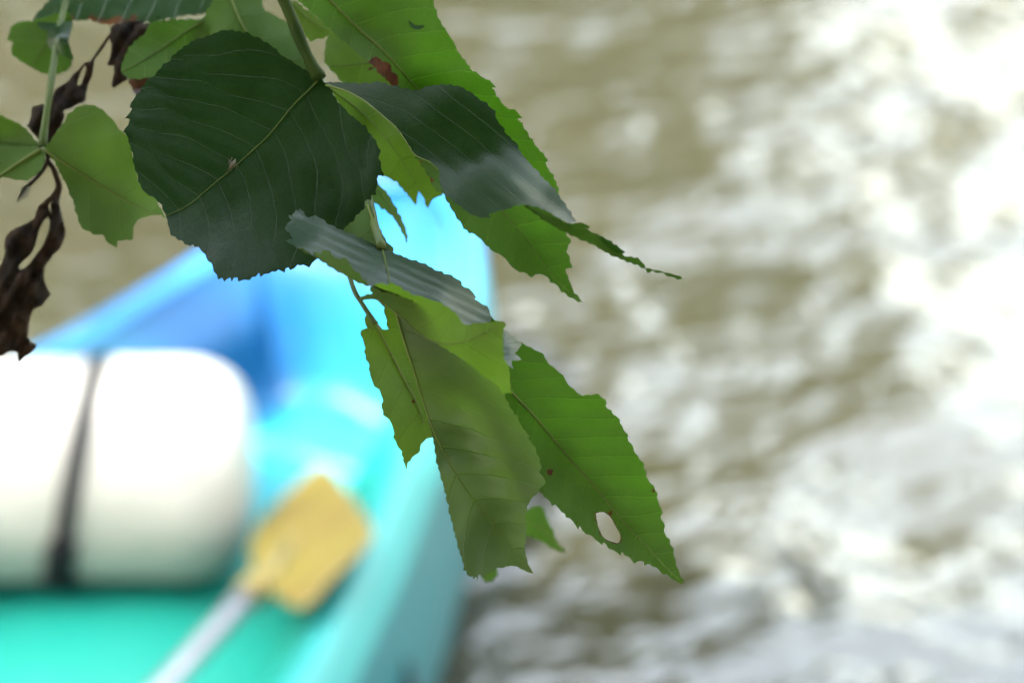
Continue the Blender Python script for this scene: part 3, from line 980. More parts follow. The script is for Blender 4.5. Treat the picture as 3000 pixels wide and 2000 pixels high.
leaf(A, [dict(outline=L18, ctrl=slope_ctrl(740, 120, 75, 0.05, -0.2, [(583, 77, 2), (720, -60, 0), (850, 72, 4), (925, 225, 0), (720, 90, -4), (680, 220, 0)]))],
     [(670, -30), (690, 30), (720, 90), (770, 170), (830, 250)], 'mature', 'lower', vein_mm=11, rib=(10, 6), rib_mat='rib', label='olive leaflet half hidden behind the top of the big dark one')
L7 = [(1060, 500), (1100, 528), (1118, 548), (1136, 569), (1150, 590), (1161, 611), (1174, 634), (1183, 657), (1191, 682), (1195, 702), (1192, 714), (1186, 696), (1178, 678), (1168, 660), (1157, 645), (1148, 633), (1140, 627), (1136, 619), (1127, 614), (1119, 613), (1108, 600), (1098, 592), (1080, 580), (1050, 540)]
leaf(A, [dict(outline=L7, ctrl=slope_ctrl(1130, 600, 46, 0.0, 0.1, [(1060, 500, 0), (1136, 569, 4), (1193, 712, 2), (1119, 613, -3), (1178, 678, 0)]))], [(1070, 520), (1120, 575), (1160, 635), (1192, 710)], 'young', 'lower', rib=(4, 1), label='narrow hanging leaf tip over the bow of the kayak')

# --- B: lower compound leaf, folded leaflets and hanging ones
B = empty('compound_leaf', at(1060, 700, LEAF_D + 0.02), 'compound leaf hanging below with a shiny grey folded leaflet and a leaflet with a hole', 'leaf', 'compound leaves hanging over the water')
stalk(B, [(930, 232, 32), (990, 330, 32), (1045, 470, 24), (1082, 600, 8), (1100, 670, -8), (1119, 728, -15)], 34, 24, n=20)
stalk(B, [(945, 250, 36), (980, 500, 36), (1005, 720, 14), (1025, 810, -2), (1040, 855, -8), (1055, 880, -10), (1076, 913, -10), (1100, 950, -10)], 16, 13, n=24)
stalk(B, [(1055, 876, -10), (1078, 870, -14), (1105, 872, -20), (1130, 892, -24)], 12, 15, name='petiolule', n=10)
L8 = [(1078, 596), (1084, 602), (1092, 620), (1098, 640), (1102, 655), (1106, 667), (1116, 675), (1121, 684), (1128, 700), (1142, 716), (1150, 727), (1154, 737), (1148, 738), (1136, 733), (1122, 728), (1080, 722), (1020, 700), (1000, 680), (1040, 640)]
leaf(B, [dict(outline=L8, ctrl=slope_ctrl(1090, 670, -6, 0, -0.6, [(1080, 598, 0), (1154, 736, -2), (1010, 690, 3), (1105, 668, 0), (1060, 650, 0)]))], [(1076, 600), (1098, 660), (1120, 728)], 'mature', 'lower', rib=(10, 10), label='small dark green leaf piece around the pale stalk')
L9 = [(845, 627), (852, 631), (858, 629), (866, 614), (872, 618), (880, 617), (876, 609), (886, 622), (894, 632), (902, 641), (913, 634), (923, 632), (936, 637), (949, 646), (979, 665), (1021, 683), (1072, 706), (1115, 723), (1157, 741), (1200, 758), (1246, 775), (1275, 790), (1302, 801), (1322, 807), (1338, 816),
      (1350, 826), (1354, 834), (1372, 846), (1386, 857), (1397, 871), (1391, 876), (1400, 884), (1413, 891), (1425, 900), (1434, 909), (1438, 922), (1446, 938), (1480, 985), (1440, 990), (1400, 975), (1357, 955), (1310, 925), (1268, 900), (1225, 885), (1174, 865), (1120, 852), (1083, 838), (1059, 828), (1030, 817), (1000, 800), (970, 783), (940, 762), (915, 744), (890, 730), (862, 720), (850, 711), (838, 705), (850, 703), (858, 699), (848, 684), (840, 677), (838, 668), (842, 655), (852, 644)]
c9 = [(845, 660, -9.6), (870, 615, -3.6), (920, 634, -6.0), (1020, 684, -9.6), (1119, 725, -13.2), (1246, 776, -12.0), (1350, 828, -9.6), (1440, 920, -10.8), (1478, 985, -27.6), (860, 715, -27.6), (960, 775, -33.6), (1040, 818, -36.6), (1140, 845, -37.8), (1268, 895, -37.2), (1400, 970, -32.4), (940, 700, -21.0), (1125, 775, -26.4), (1300, 850, -25.2)]
c9b = [(860, 719, -27.9), (926, 756, -32.4), (1034, 820, -37.2), (1083, 840, -38.1), (900, 722, -29.4), (985, 765, -36.6), (1040, 790, -39.6), (1072, 825, -39.6)]
L9b = [(862, 720), (878, 719), (890, 721), (899, 726), (906, 735), (919, 739), (926, 741), (940, 745), (946, 736), (957, 732), (966, 736), (972, 746), (985, 758), (996, 758), (1003, 754), (1012, 755), (1018, 766), (1030, 780), (1040, 792), (1054, 800), (1062, 815), (1072, 824), (1080, 836), (1083, 840), (1074, 837), (1050, 828), (1034, 820), (1010, 806), (984, 789), (955, 772), (928, 756), (905, 744), (884, 733)]
leaf(B, [dict(outline=L9, ctrl=c9, quilt=0.8, qw=lambda P: 0.55 + 0.45 * np.sin(P[:, 0] / 63 + 1) * np.sin(P[:, 1] / 41)), dict(outline=L9b, ctrl=c9b, side='lower', quilt=0)],
     [(1153, 664), (1119, 735), (1084, 810)],
     'waxy', 'upper', step=5, cot=0.0, curv=0.0, vein_mm=3.3, rib_path=[(1112, 716), (1121, 735), (1130, 770), (1138, 810), (1146, 850)], phase=0.25, wav=0.5, rib=(9, 7), rib_mat='rib_dark', label='shiny grey green folded leaflet with deep ridges')
L10 = [(1059, 870), (1085, 861), (1092, 858), (1083, 842), (1090, 836), (1106, 830), (1120, 832), (1132, 834), (1149, 831), (1162, 835), (1174, 842), (1190, 852), (1206, 861), (1225, 867), (1246, 873), (1268, 879), (1290, 889), (1312, 901), (1332, 918), (1344, 931), (1354, 945), (1362, 953), (1378, 952), (1397, 947), (1425, 944), (1450, 940), (1462, 938), (1476, 943),
       (1480, 953), (1474, 966), (1471, 980), (1474, 996), (1472, 1012), (1475, 1030), (1477, 1048), (1484, 1064), (1491, 1082), (1492, 1095), (1495, 1106), (1492, 1118), (1498, 1130), (1494, 1140), (1499, 1150), (1487, 1150), (1474, 1156), (1468, 1145), (1460, 1132), (1450, 1121), (1439, 1113), (1418, 1100), (1384, 1073), (1355, 1050), (1329, 1034), (1300, 1018), (1274, 1002), (1250, 990), (1228, 972), (1210, 955), (1190, 935), (1168, 914), (1150, 905), (1128, 900), (1116, 886), (1104, 877), (1085, 874), (1060, 876)]
c10 = [(1060, 873, -16.0), (1120, 890, -24.0), (1170, 915, -30.0), (1290, 1008, -40.0), (1440, 1113, -44.0), (1472, 1154, -44.0), (1110, 832, -43.0), (1225, 868, -43.0), (1345, 932, -48.0), (1476, 942, -54.0), (1476, 1040, -52.0), (1495, 1140, -48.0), (1380, 1000, -50.0)]
leaf(B, [dict(outline=L10, ctrl=c10)], [(1105, 876), (1150, 908), (1190, 942), (1228, 977), (1270, 1000), (1310, 1008), (1360, 1001), (1410, 980), (1470, 948)], 'lime', 'lower', cot=0.6, curv=0.001, vein_mm=10, phase=0.2, quilt=0.2, wav=0.6, rib=(6, 3), rib_mat='rib', brown=[(1119, 884, 8, 0.7), (1477, 943, 7, 0.8)], label='folded yellow green flap over the grey leaflet')
L11 = [(1150, 900), (1160, 925), (1172, 965), (1186, 1010), (1202, 1060), (1219, 1108), (1232, 1152), (1243, 1190), (1254, 1226), (1263, 1256), (1272, 1306), (1285, 1372), (1296, 1412), (1307, 1448), (1315, 1490), (1324, 1531), (1340, 1591), (1356, 1642), (1360, 1668), (1365, 1672), (1368, 1681), (1378, 1691), (1384, 1686), (1388, 1694), (1393, 1688),
       (1400, 1699), (1403, 1685), (1406, 1680), (1412, 1688), (1420, 1682), (1439, 1674), (1448, 1666), (1455, 1662), (1483, 1660), (1505, 1654), (1526, 1665), (1545, 1675), (1560, 1678), (1554, 1664), (1548, 1651), (1543, 1638), (1540, 1624), (1537, 1596), (1540, 1575), (1543, 1558), (1541, 1531), (1543, 1492), (1550, 1474), (1559, 1459), (1581, 1432),
       (1592, 1420), (1601, 1412), (1590, 1397), (1581, 1383), (1585, 1366), (1581, 1344), (1573, 1328), (1567, 1313), (1559, 1300), (1550, 1285), (1544, 1280), (1552, 1278), (1540, 1264), (1526, 1245), (1520, 1232), (1515, 1218), (1503, 1204), (1494, 1191), (1483, 1169), (1470, 1140), (1440, 1090), (1390, 1050), (1330, 1005), (1280, 975), (1230, 945), (1190, 910)]
c11 = [(1160, 925, -25.0), (1243, 1190, -18.0), (1285, 1372, -20.0), (1380, 1690, -20.0), (1417, 1500, -12.0), (1558, 1676, -16.0), (1595, 1412, -24.0), (1480, 1170, -30.0), (1440, 1110, -36.0), (1300, 1010, -34.0), (1360, 1200, -16.0), (1480, 1400, -12.0)]
leaf(B, [dict(outline=L11, ctrl=c11)], [(1160, 915), (1186, 1005), (1219, 1104), (1243, 1185), (1270, 1262), (1300, 1322), (1351, 1410), (1417, 1498), (1480, 1580), (1520, 1632), (1557, 1676)], 'olive', 'upper', cot=0.55, curv=0.0045, vein_mm=11.5, phase=0.35, quilt=0.30, wav=0.5, rib=(9, 2), rib_mat='rib', label='wide olive green hanging leaflet with a straight left edge and thin dark veins')
L12 = [(1060, 990), (1056, 980), (1060, 970), (1072, 962), (1084, 957), (1094, 958), (1104, 962), (1118, 964), (1127, 968), (1137, 964), (1134, 950), (1130, 925), (1124, 905), (1130, 893), (1142, 893), (1158, 905), (1175, 945), (1200, 1020), (1240, 1120), (1275, 1200), (1290, 1260), (1263, 1278), (1250, 1284), (1241, 1290), (1235, 1300), (1230, 1310), (1225, 1328), (1216, 1330), (1208, 1340), (1196, 1355),
       (1192, 1374), (1187, 1360), (1181, 1340), (1176, 1322), (1168, 1306), (1160, 1293), (1150, 1280), (1156, 1270), (1150, 1255), (1148, 1240), (1138, 1228), (1124, 1214), (1118, 1195), (1121, 1174), (1118, 1156), (1110, 1141), (1098, 1130), (1090, 1116), (1083, 1100), (1082, 1081), (1080, 1062), (1072, 1040), (1070, 1020), (1064, 1004)]
leaf(B, [dict(outline=L12, ctrl=slope_ctrl(1160, 1150, 6, 0.1, 0.12, [(1060, 975, -4), (1130, 893, -6), (1143, 1032, 3), (1186, 1114, 4), (1082, 1081, -3), (1192, 1372, 0), (1290, 1250, 2), (1118, 1195, -3)]))],
     [(1104, 958), (1120, 990), (1143, 1032), (1186, 1114), (1225, 1190), (1240, 1240)], 'lime', 'lower', cot=0.7, vein_mm=12, rib=(11, 5), rib_mat='rib', quilt=0.2, brown=[(1214, 1175, 8, 0.8)], label='light green leaflet with a wavy left edge against the kayak')
leaf(B, [dict(outline=[(1078, 912), (1090, 922), (1100, 934), (1106, 945), (1104, 955), (1110, 962), (1098, 966), (1086, 962), (1078, 956), (1070, 950), (1071, 935), (1073, 920)], ctrl=[(1078, 912, -9), (1106, 945, -7), (1070, 950, -7), (1098, 966, -6)])],
     [(1080, 916), (1096, 962)], 'olive', 'lower', rib=None, quilt=0, wav=0, step=7, name='leaf_scrap', label='chewed leaf base left on the thin stalk')
L13 = [(1440, 930), (1470, 960), (1496, 985), (1521, 1003), (1548, 1014), (1581, 1032), (1597, 1048), (1609, 1065), (1622, 1076), (1636, 1087), (1648, 1100), (1658, 1114), (1668, 1128), (1680, 1141), (1692, 1150), (1707, 1157), (1722, 1156), (1740, 1154), (1752, 1157), (1762, 1164), (1770, 1172), (1777, 1182), (1771, 1188), (1780, 1196), (1790, 1203), (1804, 1218),
       (1817, 1240), (1828, 1257), (1839, 1273), (1842, 1292), (1852, 1310), (1861, 1328), (1874, 1345), (1884, 1358), (1886, 1370), (1891, 1380), (1894, 1395), (1897, 1404), (1905, 1413), (1914, 1424), (1920, 1434), (1924, 1446), (1927, 1470), (1935, 1488), (1942, 1503), (1932, 1509), (1938, 1522), (1943, 1532), (1949, 1540), (1943, 1553), (1950, 1564),
       (1960, 1580), (1964, 1594), (1971, 1607), (1974, 1624), (1977, 1640), (1981, 1656), (1987, 1673), (1994, 1690), (2003, 1708), (1993, 1707), (1982, 1703), (1967, 1691), (1954, 1680), (1944, 1679), (1932, 1669), (1915, 1660), (1899, 1652), (1888, 1655), (1885, 1645), (1872, 1640), (1858, 1650), (1853, 1638), (1838, 1627), (1823, 1616), (1817, 1625), (1806, 1618), (1796, 1610), (1784, 1602), (1768, 1586), (1764, 1597), (1752, 1584), (1746, 1577),
       (1734, 1569), (1721, 1560), (1718, 1567), (1708, 1552), (1699, 1539), (1695, 1548), (1684, 1534), (1675, 1525), (1660, 1512), (1647, 1498), (1636, 1488), (1625, 1478), (1617, 1482), (1609, 1468), (1595, 1452), (1560, 1420), (1520, 1340), (1480, 1240), (1455, 1150), (1440, 1050)]
hole = [(1746, 1503), (1756, 1500), (1768, 1499), (1784, 1509), (1793, 1520), (1800, 1534), (1806, 1546), (1814, 1556), (1818, 1570), (1817, 1582), (1811, 1590), (1800, 1588), (1784, 1583), (1774, 1578), (1764, 1568), (1758, 1556), (1752, 1540), (1748, 1520)]
hole2 = [(1606, 1372), (1612, 1376), (1618, 1374), (1621, 1382), (1613, 1388), (1606, 1392), (1602, 1384)]
c13 = [(1450, 960, -18.0), (1520, 1005, -18.0), (1499, 1147, -14.0), (1640, 1090, -14.0), (1762, 1165, -14.0), (1620, 1284, -6.0), (1729, 1410, -6.0), (1500, 1300, -12.0), (1620, 1480, -12.0), (1884, 1360, -14.0), (1927, 1470, -14.0), (2001, 1706, -20.0), (1784, 1600, -14.0), (1839, 1542, -9.0)]
leaf(B, [dict(outline=L13, ctrl=c13, holes=[hole])], [(1440, 1060), (1499, 1147), (1565, 1218), (1620, 1284), (1675, 1350), (1729, 1410), (1790, 1481), (1839, 1542), (1888, 1591), (1940, 1650), (1999, 1705)], 'young', 'lower', cot=0.75, curv=0.0008, vein_mm=9.5, phase=0.1, quilt=0.25, wav=0.6, rib=(11, 2), rib_mat='rib', brown=[(1611, 1383, 9), (1790, 1499, 7), (1914, 1436, 5)] + [(hx_, hy_, 5.0, 0.62) for hx_, hy_ in hole], label='pointed bright green leaflet with a chewed hole')
# shiny folded-over strip of that leaflet, with fine hairs
L13b = [(1474, 962), (1486, 972), (1500, 985), (1521, 1002), (1530, 1008), (1520, 1020), (1516, 1030), (1508, 1034), (1518, 1046), (1528, 1054), (1512, 1053), (1502, 1056), (1498, 1066), (1502, 1078), (1490, 1072), (1478, 1062), (1470, 1040), (1466, 1000)]
leaf(B, [dict(outline=L13b, ctrl=[(1474, 962, -24), (1521, 1002, -20), (1470, 1040, -30), (1526, 1054, -25), (1500, 1076, -32), (1500, 1020, -26)])], [(1478, 960), (1500, 1000), (1496, 1070)], 'mature', 'upper', cot=0, vein_mm=2.2, quilt=0.6, wav=0.1, rib=None, step=6, name='leaf_fold', label='shiny folded strip at the base of the holed leaflet')
stalk(B, [(1092, 938, -10), (1130, 985, 30), (1230, 1150, 80), (1400, 1370, 125), (1515, 1520, 135)], 9, 7, name='petiolule', n=20)
stalk(B, [(1230, 1150, 80), (1300, 1330, 105), (1365, 1520, 118), (1402, 1648, 120)], 8, 6, name='petiolule', n=16)
L14 = [(1520, 1500), (1545, 1492), (1565, 1481), (1590, 1484), (1596, 1500), (1602, 1516), (1612, 1536), (1622, 1554), (1630, 1584), (1642, 1598), (1660, 1615), (1631, 1612), (1612, 1600), (1592, 1586), (1570, 1578), (1545, 1568), (1510, 1560)]
leaf(B, [dict(outline=L14, ctrl=slope_ctrl(1580, 1540, 135, 0, 0.1, [(1520, 1500, 0), (1590, 1484, 4), (1658, 1613, 0), (1545, 1568, 3)]))], [(1515, 1520), (1580, 1545), (1655, 1612)], 'young', 'lower', rib=(6, 2), label='blurred small leaf tip behind the olive leaflet')
L14b = [(1395, 1650), (1430, 1640), (1458, 1652), (1455, 1682), (1442, 1700), (1425, 1706), (1410, 1690)]
leaf(B, [dict(outline=L14b, ctrl=slope_ctrl(1425, 1670, 120, 0, 0.1, [(1395, 1650, 0), (1458, 1652, 2), (1425, 1705, 0), (1442, 1700, 1)]))], [(1400, 1645), (1428, 1704)], 'young', 'lower', rib=(5, 2), label='blurred leaf tip peeping out under the olive leaflet')

# --- C: sprig at the left edge
C = empty('compound_leaf', at(124, 430, LEAF_D + 0.06), 'leaf sprig at the left edge with three leaflets fanning from a thin stalk', 'leaf', 'compound leaves hanging over the water')
stalk(C, [(240, -350, 104), (205, -60, 98), (172, 90, 86), (160, 165, 78), (147, 260, 70), (134, 350, 66), (123, 430, 64)], 20, 23, n=24)
L19 = [(124, 434), (140, 424), (155, 405), (170, 383), (186, 358), (200, 336), (212, 327), (225, 318), (240, 310), (259, 307), (278, 311), (298, 319), (312, 330), (316, 338), (323, 345), (336, 356), (340, 370), (348, 378), (357, 387), (375, 398), (383, 420), (388, 440), (391, 462), (395, 489), (403, 512), (408, 536), (420, 558), (431, 567), (448, 567), (460, 569), (467, 578), (466, 588), (459, 593),
       (466, 602), (474, 614), (482, 626), (486, 640), (480, 634), (470, 629), (451, 627), (434, 631), (417, 638), (404, 646), (393, 658), (391, 672), (387, 688), (385, 704), (372, 703), (356, 703), (344, 706), (341, 722), (326, 716), (310, 708), (308, 692), (290, 688), (272, 683), (255, 676), (244, 668), (234, 657), (225, 625), (213, 587), (200, 556), (185, 522), (175, 505), (165, 485), (157, 468), (138, 446)]
leaf(C, [dict(outline=L19, ctrl=slope_ctrl(280, 500, 58, -0.05, 0.02, [(124, 434, 2), (255, 519, 4), (400, 600, 0), (259, 307, -4), (375, 400, -8), (340, 720, -3), (480, 632, -8), (234, 657, -3)]))],
     [(124, 434), (180, 472), (255, 519), (300, 546), (340, 570), (400, 604), (470, 632)], 'mature', 'lower', cot=0.5, vein_mm=13, phase=0.3, quilt=0.3, wav=0.5, rib=(14, 3), rib_mat='rib', label='broad mid green leaflet with a notched tip')
L20 = [(118, 432), (100, 408), (84, 388), (64, 370), (45, 358), (22, 347), (0, 340), (-50, 325), (-120, 325), (-190, 360), (-230, 430), (-160, 470), (-80, 480), (0, 470), (60, 456)]
leaf(C, [dict(outline=L20, ctrl=slope_ctrl(0, 410, 68, 0, 0.1, [(118, 432, -3), (0, 340, -3), (-120, 325, 0), (-230, 430, 6), (0, 470, -2), (0, 410, 3)]))], [(118, 433), (60, 436), (0, 436), (-120, 432), (-225, 430)], 'mature', 'lower', cot=0.5, vein_mm=13, rib=(14, 4), rib_mat='rib', label='green leaflet cut by the left edge, the upper of two')
L21 = [(122, 436), (133, 452), (131, 470), (127, 484), (119, 497), (106, 512), (85, 527), (66, 529), (43, 524), (20, 519), (0, 523), (-40, 580), (-110, 620), (-180, 600), (-150, 530), (-80, 470), (0, 430), (60, 428)]
leaf(C, [dict(outline=L21, ctrl=slope_ctrl(0, 510, 62, 0, 0.1, [(122, 436, 0), (119, 497, -4), (0, 523, 0), (-180, 600, 4), (-80, 470, 3), (0, 500, 0)]))], [(118, 438), (60, 474), (0, 514), (-80, 560), (-170, 600)], 'mature', 'lower', cot=0.5, vein_mm=13, rib=(18, 5), rib_mat='rib', label='green leaflet cut by the left edge, the lower of two')

# --- D: leaves at the top left with brown dying edges
D = empty('compound_leaf', at(420, -60, LEAF_D + 0.09), 'top left leaves with brown scorched edges against tan water', 'leaf', 'compound leaves hanging over the water')
stalk(D, [(540, -334, 64), (500, -200, 90), (430, -90, 98)], 22, 18, n=12)
L15 = [(190, -60), (149, -2), (132, 15), (119, 30), (107, 36), (103, 48), (98, 60), (130, 90), (170, 78), (200, 62), (215, 60), (240, 60), (264, 57), (285, 66), (305, 72), (323, 72), (350, 70), (383, 66), (420, 66), (451, 66), (480, 58), (510, 54), (530, 48), (553, 44), (580, 44), (602, 40), (614, 32), (628, 18), (638, 0), (660, -50), (600, -110), (420, -130), (280, -110)]
leaf(D, [dict(outline=L15, ctrl=[(190, -60, 130), (110, 40, 104), (200, 60, 96), (323, 72, 92), (450, 64, 92), (553, 44, 95), (636, 0, 100), (600, -110, 140), (420, -130, 145), (280, -110, 140), (350, 20, 108)])],
     [(620, -90), (450, -40), (300, -10), (130, 30)], 'mature', 'upper', cot=0.6, vein_mm=10, quilt=0.5, wav=0.8, rib=(9, 3), rib_mat='rib_dark', brown=[(207, 54, 12), (270, 56, 13), (295, 66, 14), (330, 70, 16), (350, 60, 14), (392, 56, 11), (375, 68, 10)], label='dark blue green leaf along the top with a rusty lower edge')
L16 = [(200, 30), (160, 40), (120, 55), (96, 63), (80, 64), (62, 63), (48, 66), (38, 74), (32, 83), (27, 96), (24, 108), (24, 118), (32, 122), (40, 128), (36, 140), (34, 153), (38, 162), (47, 170), (60, 179), (79, 189), (92, 199), (106, 208), (122, 213), (138, 217), (160, 218), (181, 215), (194, 208), (204, 200), (209, 190), (212, 180), (190, 130), (215, 70)]
leaf(D, [dict(outline=L16, ctrl=slope_ctrl(120, 130, 96, 0.1, 0.1, [(200, 40, -2), (32, 83, 4), (40, 128, 3), (106, 208, 2), (210, 185, -3), (120, 130, 0)]))], [(205, 45), (150, 110), (110, 170), (90, 198)], 'young', 'lower', cot=0.5, vein_mm=14, rib=(6, 3), rib_mat='rib_dark', label='lobed light green leaf at the upper left')
L16b = [(150, 78), (175, 66), (213, 62), (212, 80), (206, 100), (200, 121), (205, 138), (210, 155), (215, 176), (208, 176), (196, 168), (183, 163), (165, 155), (150, 146), (140, 133), (136, 118), (138, 98)]
leaf(D, [dict(outline=L16b, ctrl=[(150, 78, 88), (213, 62, 88), (200, 121, 78), (215, 176, 76), (140, 130, 84), (170, 110, 78)])], [(205, 66), (180, 110), (205, 172)], 'mature', 'upper', rib=None, serr=None, quilt=0.2, name='leaf_fold', label='dark curled fold of the lobed leaf')
L17 = [(440, 66), (480, 60), (510, 58), (560, 56), (592, 58), (600, 80), (604, 110), (640, 180), (560, 280), (470, 270), (438, 225), (424, 229), (408, 231), (392, 231), (378, 230), (362, 220), (352, 207), (355, 198), (358, 188), (367, 164), (378, 140), (395, 122), (425, 98)]
leaf(D, [dict(outline=L17, ctrl=slope_ctrl(480, 150, 72, 0.05, -0.25, [(440, 66, 2), (592, 58, 0), (353, 207, -2), (560, 270, 0), (440, 225, -2), (470, 130, 4)]))], [(600, 60), (520, 110), (440, 165), (360, 208)], 'young', 'lower', cot=0.6, vein_mm=9, quilt=0.35, rib=(8, 3), rib_mat='rib_dark', label='bright green leaf behind the upper left of the big dark one')
L17b = [(378, 228), (395, 232), (415, 232), (436, 222), (450, 225), (462, 250), (440, 290), (398, 280), (390, 268), (384, 254), (377, 242)]
leaf(D, [dict(outline=L17b, ctrl=[(378, 228, 71), (440, 224, 71), (397, 278, 66), (460, 250, 68), (440, 290, 66)])], [(410, 228), (420, 285)], 'young', 'upper', rib=None, quilt=0.1, brown=[(410, 255, 90)], name='leaf_fold', label='rusty brown dead corner of the bright green leaf')


# --- dry, shrivelled foliage
def shrivel(parent, name, outline, ctrl, thick=2.2, holes=(), amp=2.0, label=None, step=10):
    """Crumpled dead blade: front and back sheets, closed along the outline."""
    poly = np.asarray(outline, float)
    dense = []
    for i in range(len(poly)):
        a, b = poly[i], poly[(i + 1) % len(poly)]
        L = np.linalg.norm(b - a)
        k = max(1, int(L / 7))
        for j in range(k):
            p = a + (b - a) * j / k
            if j:
                p = p + rng.normal(0, 1.3, 2)
            dense.append(p)
    dense = np.array(dense)
    loops = [dense] + [np.asarray(h, float) for h in holes]
    lo, hi = dense.min(0), dense.max(0)
    G = np.array([(x + (step / 2 if j % 2 else 0), y) for j, y in enumerate(np.arange(lo[1], hi[1], step * 0.866)) for x in np.arange(lo[0], hi[0], step)])
    G = G + rng.normal(0, 1.0, G.shape)
    ok = in_poly(G, dense) & (edge_dist(G, dense) > 3.5)
    for h in loops[1:]:
        ok &= ~in_poly(G, h) & (edge_dist(G, h) > 3.5)
    G = G[ok]
    verts, edges = [], []
    for lp in loops:
        o = len(verts)
        verts += [Vector(p) for p in lp.tolist()]
        edges += [(o + i, o + (i + 1) % len(lp)) for i in range(len(lp))]
    verts += [Vector(p) for p in G.tolist()]
    r = delaunay_2d_cdt(verts, edges, [], 0, 1e-4)
    P = np.array([(p.x, p.y) for p in r[0]])
    T = np.array([f for f in r[2] if len(f) == 3])
    cen = P[T].mean(1)
    keep = in_poly(cen, dense)
    for h in loops[1:]:
        keep &= ~in_poly(cen, h)
    T = T[keep]
    ed = edge_dist(P, dense)
    for h in loops[1:]:
        ed = np.minimum(ed, edge_dist(P, h))
    bulge = np.sqrt(np.clip(ed / 22, 0, 1)) * thick
    z = TPS(ctrl)(P) + amp * (np.sin(P[:, 0] / 13.0) * np.sin(P[:, 1] / 21.0 + 1) + 0.6 * np.sin((P[:, 0] + 0.6 * P[:, 1]) / 7.5)) * np.clip(ed / 12, 0, 1)
    V = [at(p[0], p[1], LEAF_D + (a - b) / 1000) for p, a, b in zip(P, z, bulge)] + [at(p[0], p[1], LEAF_D + (a + b) / 1000) for p, a, b in zip(P, z, bulge)]
    n = len(P)
    F = [tuple(t) for t in T] + [tuple(t[::-1] + n) for t in T]
    cnt = {}
    for t in T:
        for a, b in ((t[0], t[1]), (t[1], t[2]), (t[2], t[0])):
            cnt[(a, b)] = 1
    for (a, b) in list(cnt):
        if (b, a) not in cnt:
            F.append((b, a, a + n, b + n))
    o = link(name, V, F, M['withered'], parent)
    if label:
        o['label'] = label
    return o


E_ = empty('withered_leaf', at(270, 180, LEAF_D + 0.08), 'dark brown shrivelled dead leaf dangling at the left over the water', 'dead leaf')
stalk(E_, [(420, 66, 88), (360, 72, 86), (323, 104, 84), (298, 140, 82), (272, 176, 80), (262, 190, 80)], 12, 9, 'withered', 'stem', 16)
shrivel(E_, 'dead_blade', [(325, 78), (345, 70), (385, 68), (420, 70), (455, 68), (452, 76), (440, 88), (425, 111), (405, 124), (383, 136), (376, 158), (372, 181), (366, 196), (362, 206), (370, 220), (374, 236), (358, 242), (344, 250), (334, 259), (327, 252), (330, 232), (334, 210), (336, 191), (324, 194), (314, 190), (322, 172), (327, 150), (327, 128), (322, 112), (324, 94)],
        [(325, 78, 84), (455, 68, 84), (330, 256, 80), (372, 181, 82), (400, 100, 80)], 1.6, label='dead brown blade hanging under the rusty leaf edge')
shrivel(E_, 'dead_blade', [(272, 176), (262, 184), (256, 181), (246, 185), (236, 196), (222, 212), (208, 228), (200, 238), (185, 248), (168, 257), (158, 270), (153, 284), (151, 306), (140, 305), (128, 306), (112, 309), (94, 314), (92, 332), (88, 350), (84, 362), (77, 370), (90, 384), (106, 400), (118, 414), (128, 424), (140, 424), (149, 417), (160, 400), (174, 376), (186, 353), (190, 340), (185, 328), (200, 320), (216, 312), (230, 306),
                         (244, 302), (251, 293), (252, 275), (256, 256), (263, 238), (271, 221), (273, 200), (276, 182)],
        [(270, 185, 80), (200, 250, 78), (94, 320, 78), (130, 420, 80), (250, 290, 79), (180, 330, 72)], 3.0, holes=[[(248, 192), (252, 198), (250, 212), (244, 230), (238, 246), (232, 252), (226, 248), (228, 236), (236, 216), (243, 200)]], label='dead crumpled pod-shaped blade')
stalk(E_, [(130, 420, 80), (140, 456, 80), (136, 480, 80), (120, 505, 80), (100, 528, 80), (82, 545, 80)], 17, 12, 'withered', 'stem', 14)
stalk(E_, [(136, 470, 80), (154, 490, 80), (166, 520, 80), (173, 548, 80), (166, 580, 80), (160, 605, 78)], 16, 22, 'withered', 'stem', 14)
stalk(E_, [(172, 545, 80), (158, 572, 80), (140, 590, 80), (126, 606, 79)], 14, 20, 'withered', 'stem', 10)
shrivel(E_, 'dead_blade', [(88, 536), (80, 540), (70, 545), (62, 552), (60, 564), (56, 572), (52, 582), (48, 592), (56, 588), (64, 580), (72, 576), (80, 570), (82, 558), (88, 548)], [(84, 540, 80), (48, 592, 80), (70, 560, 78)], 2.0, label='small dead bud at the end of a side stem')
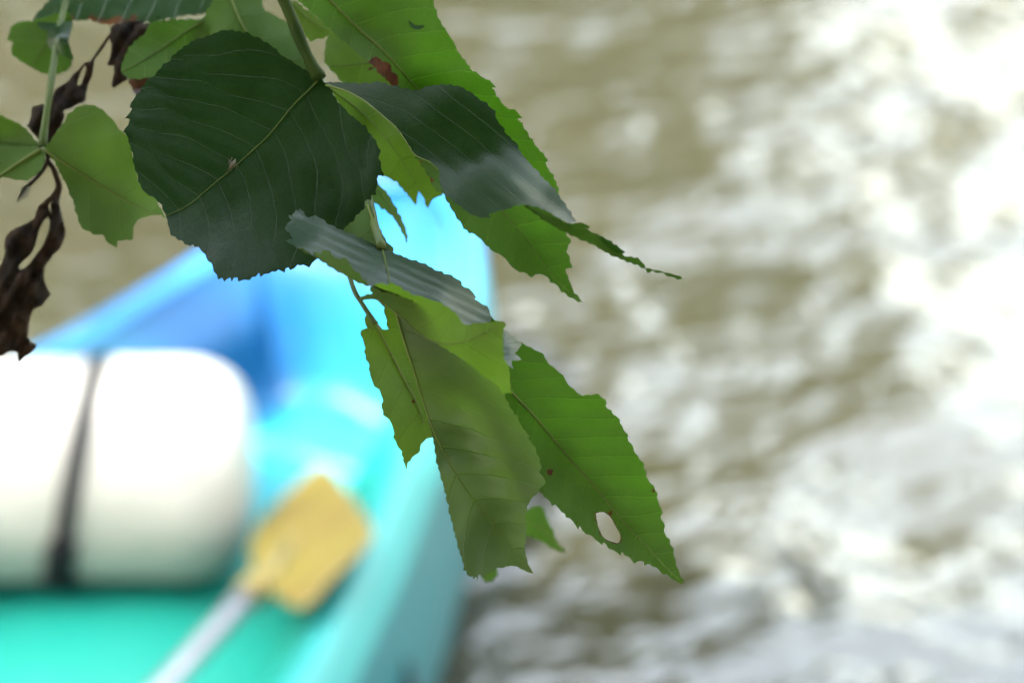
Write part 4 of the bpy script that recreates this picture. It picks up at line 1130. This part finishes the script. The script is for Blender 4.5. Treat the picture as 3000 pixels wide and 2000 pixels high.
shrivel(E_, 'dead_blade', [(140, 598), (128, 600), (114, 601), (108, 615), (102, 638), (88, 648), (70, 657), (45, 668), (26, 683), (16, 698), (13, 713), (15, 735), (12, 752), (4, 772), (-10, 800), (-60, 820), (-90, 900), (-60, 1000), (-10, 1048), (10, 1042), (26, 1032), (40, 1030), (51, 1034), (52, 1048), (56, 1062), (64, 1054), (73, 1045), (90, 1035), (106, 1020), (109, 1012), (100, 1006), (88, 1000), (80, 988), (82, 972), (84, 955), (86, 942),
                         (90, 925), (98, 908), (112, 900), (124, 894), (136, 878), (149, 862), (140, 846), (133, 830), (129, 812), (130, 794), (136, 772), (150, 756), (162, 742), (174, 730), (183, 714), (189, 698), (192, 679), (188, 660), (183, 640), (178, 618), (174, 598), (160, 592), (149, 594), (147, 605), (150, 625)],
        [(120, 610, 80), (165, 600, 80), (20, 700, 76), (190, 680, 78), (60, 830, 74), (140, 860, 80), (60, 1050, 82), (-60, 900, 84)], 4.0, holes=[[(134, 640), (142, 636), (146, 650), (143, 672), (136, 694), (126, 718), (112, 738), (98, 756), (84, 774), (70, 786), (58, 788), (55, 780), (64, 768), (78, 756), (92, 742), (102, 722), (108, 700), (114, 676), (124, 654)]], amp=3.0, label='large dead crumpled blade with a long gap')

# --- tiny insect husk on the big dark leaflet's midrib
hx, hy = 680, 486
hz = LEAF_D + 0.010
ins = empty('insect_husk', at(hx, hy, hz), 'tiny tan insect husk clinging to the midrib of the big dark leaflet', 'insect')
V, F = tube(smooth_path([at(674, 496, hz), at(679, 487, hz - .001), at(685, 476, hz - .001), at(690, 466, hz)], 9), np.array([0.3, 0.7, 0.9, 0.85, 0.9, 0.8, 0.6, 0.35, 0.1]) / 1000, 8)
link('body', V, F, M['husk'], ins)
for (x0, y0, x1, y1, x2, y2) in ((678, 488, 670, 482, 672, 468), (680, 486, 674, 476, 680, 462), (676, 492, 668, 494, 666, 506), (684, 480, 694, 480, 698, 490), (682, 484, 692, 488, 694, 500)):
    V, F = tube([at(x0, y0, hz - .0005), at(x1, y1, hz - .0022), at(x2, y2, hz + .0003)], 0.00012, 5)
    link('leg', V, F, M['husk'], ins)

# --- woody twig above the picture that carries the stalks
twig = empty('tree_branch', at(700, -320, LEAF_D + 0.04), 'woody twig just above the picture that the leaf stalks grow from', 'branch')
P = smooth_path([at(-900, -460, 1.20), at(-300, -400, 1.10), at(240, -352, LEAF_D + 0.104), at(700, -325, LEAF_D + 0.045), at(1000, -270, LEAF_D + 0.035), at(1300, -180, LEAF_D + 0.05)], 40)
V, F = tube(P, np.linspace(0.0075, 0.002, 40), 10)
link('bark', V, F, M['bark'], twig)
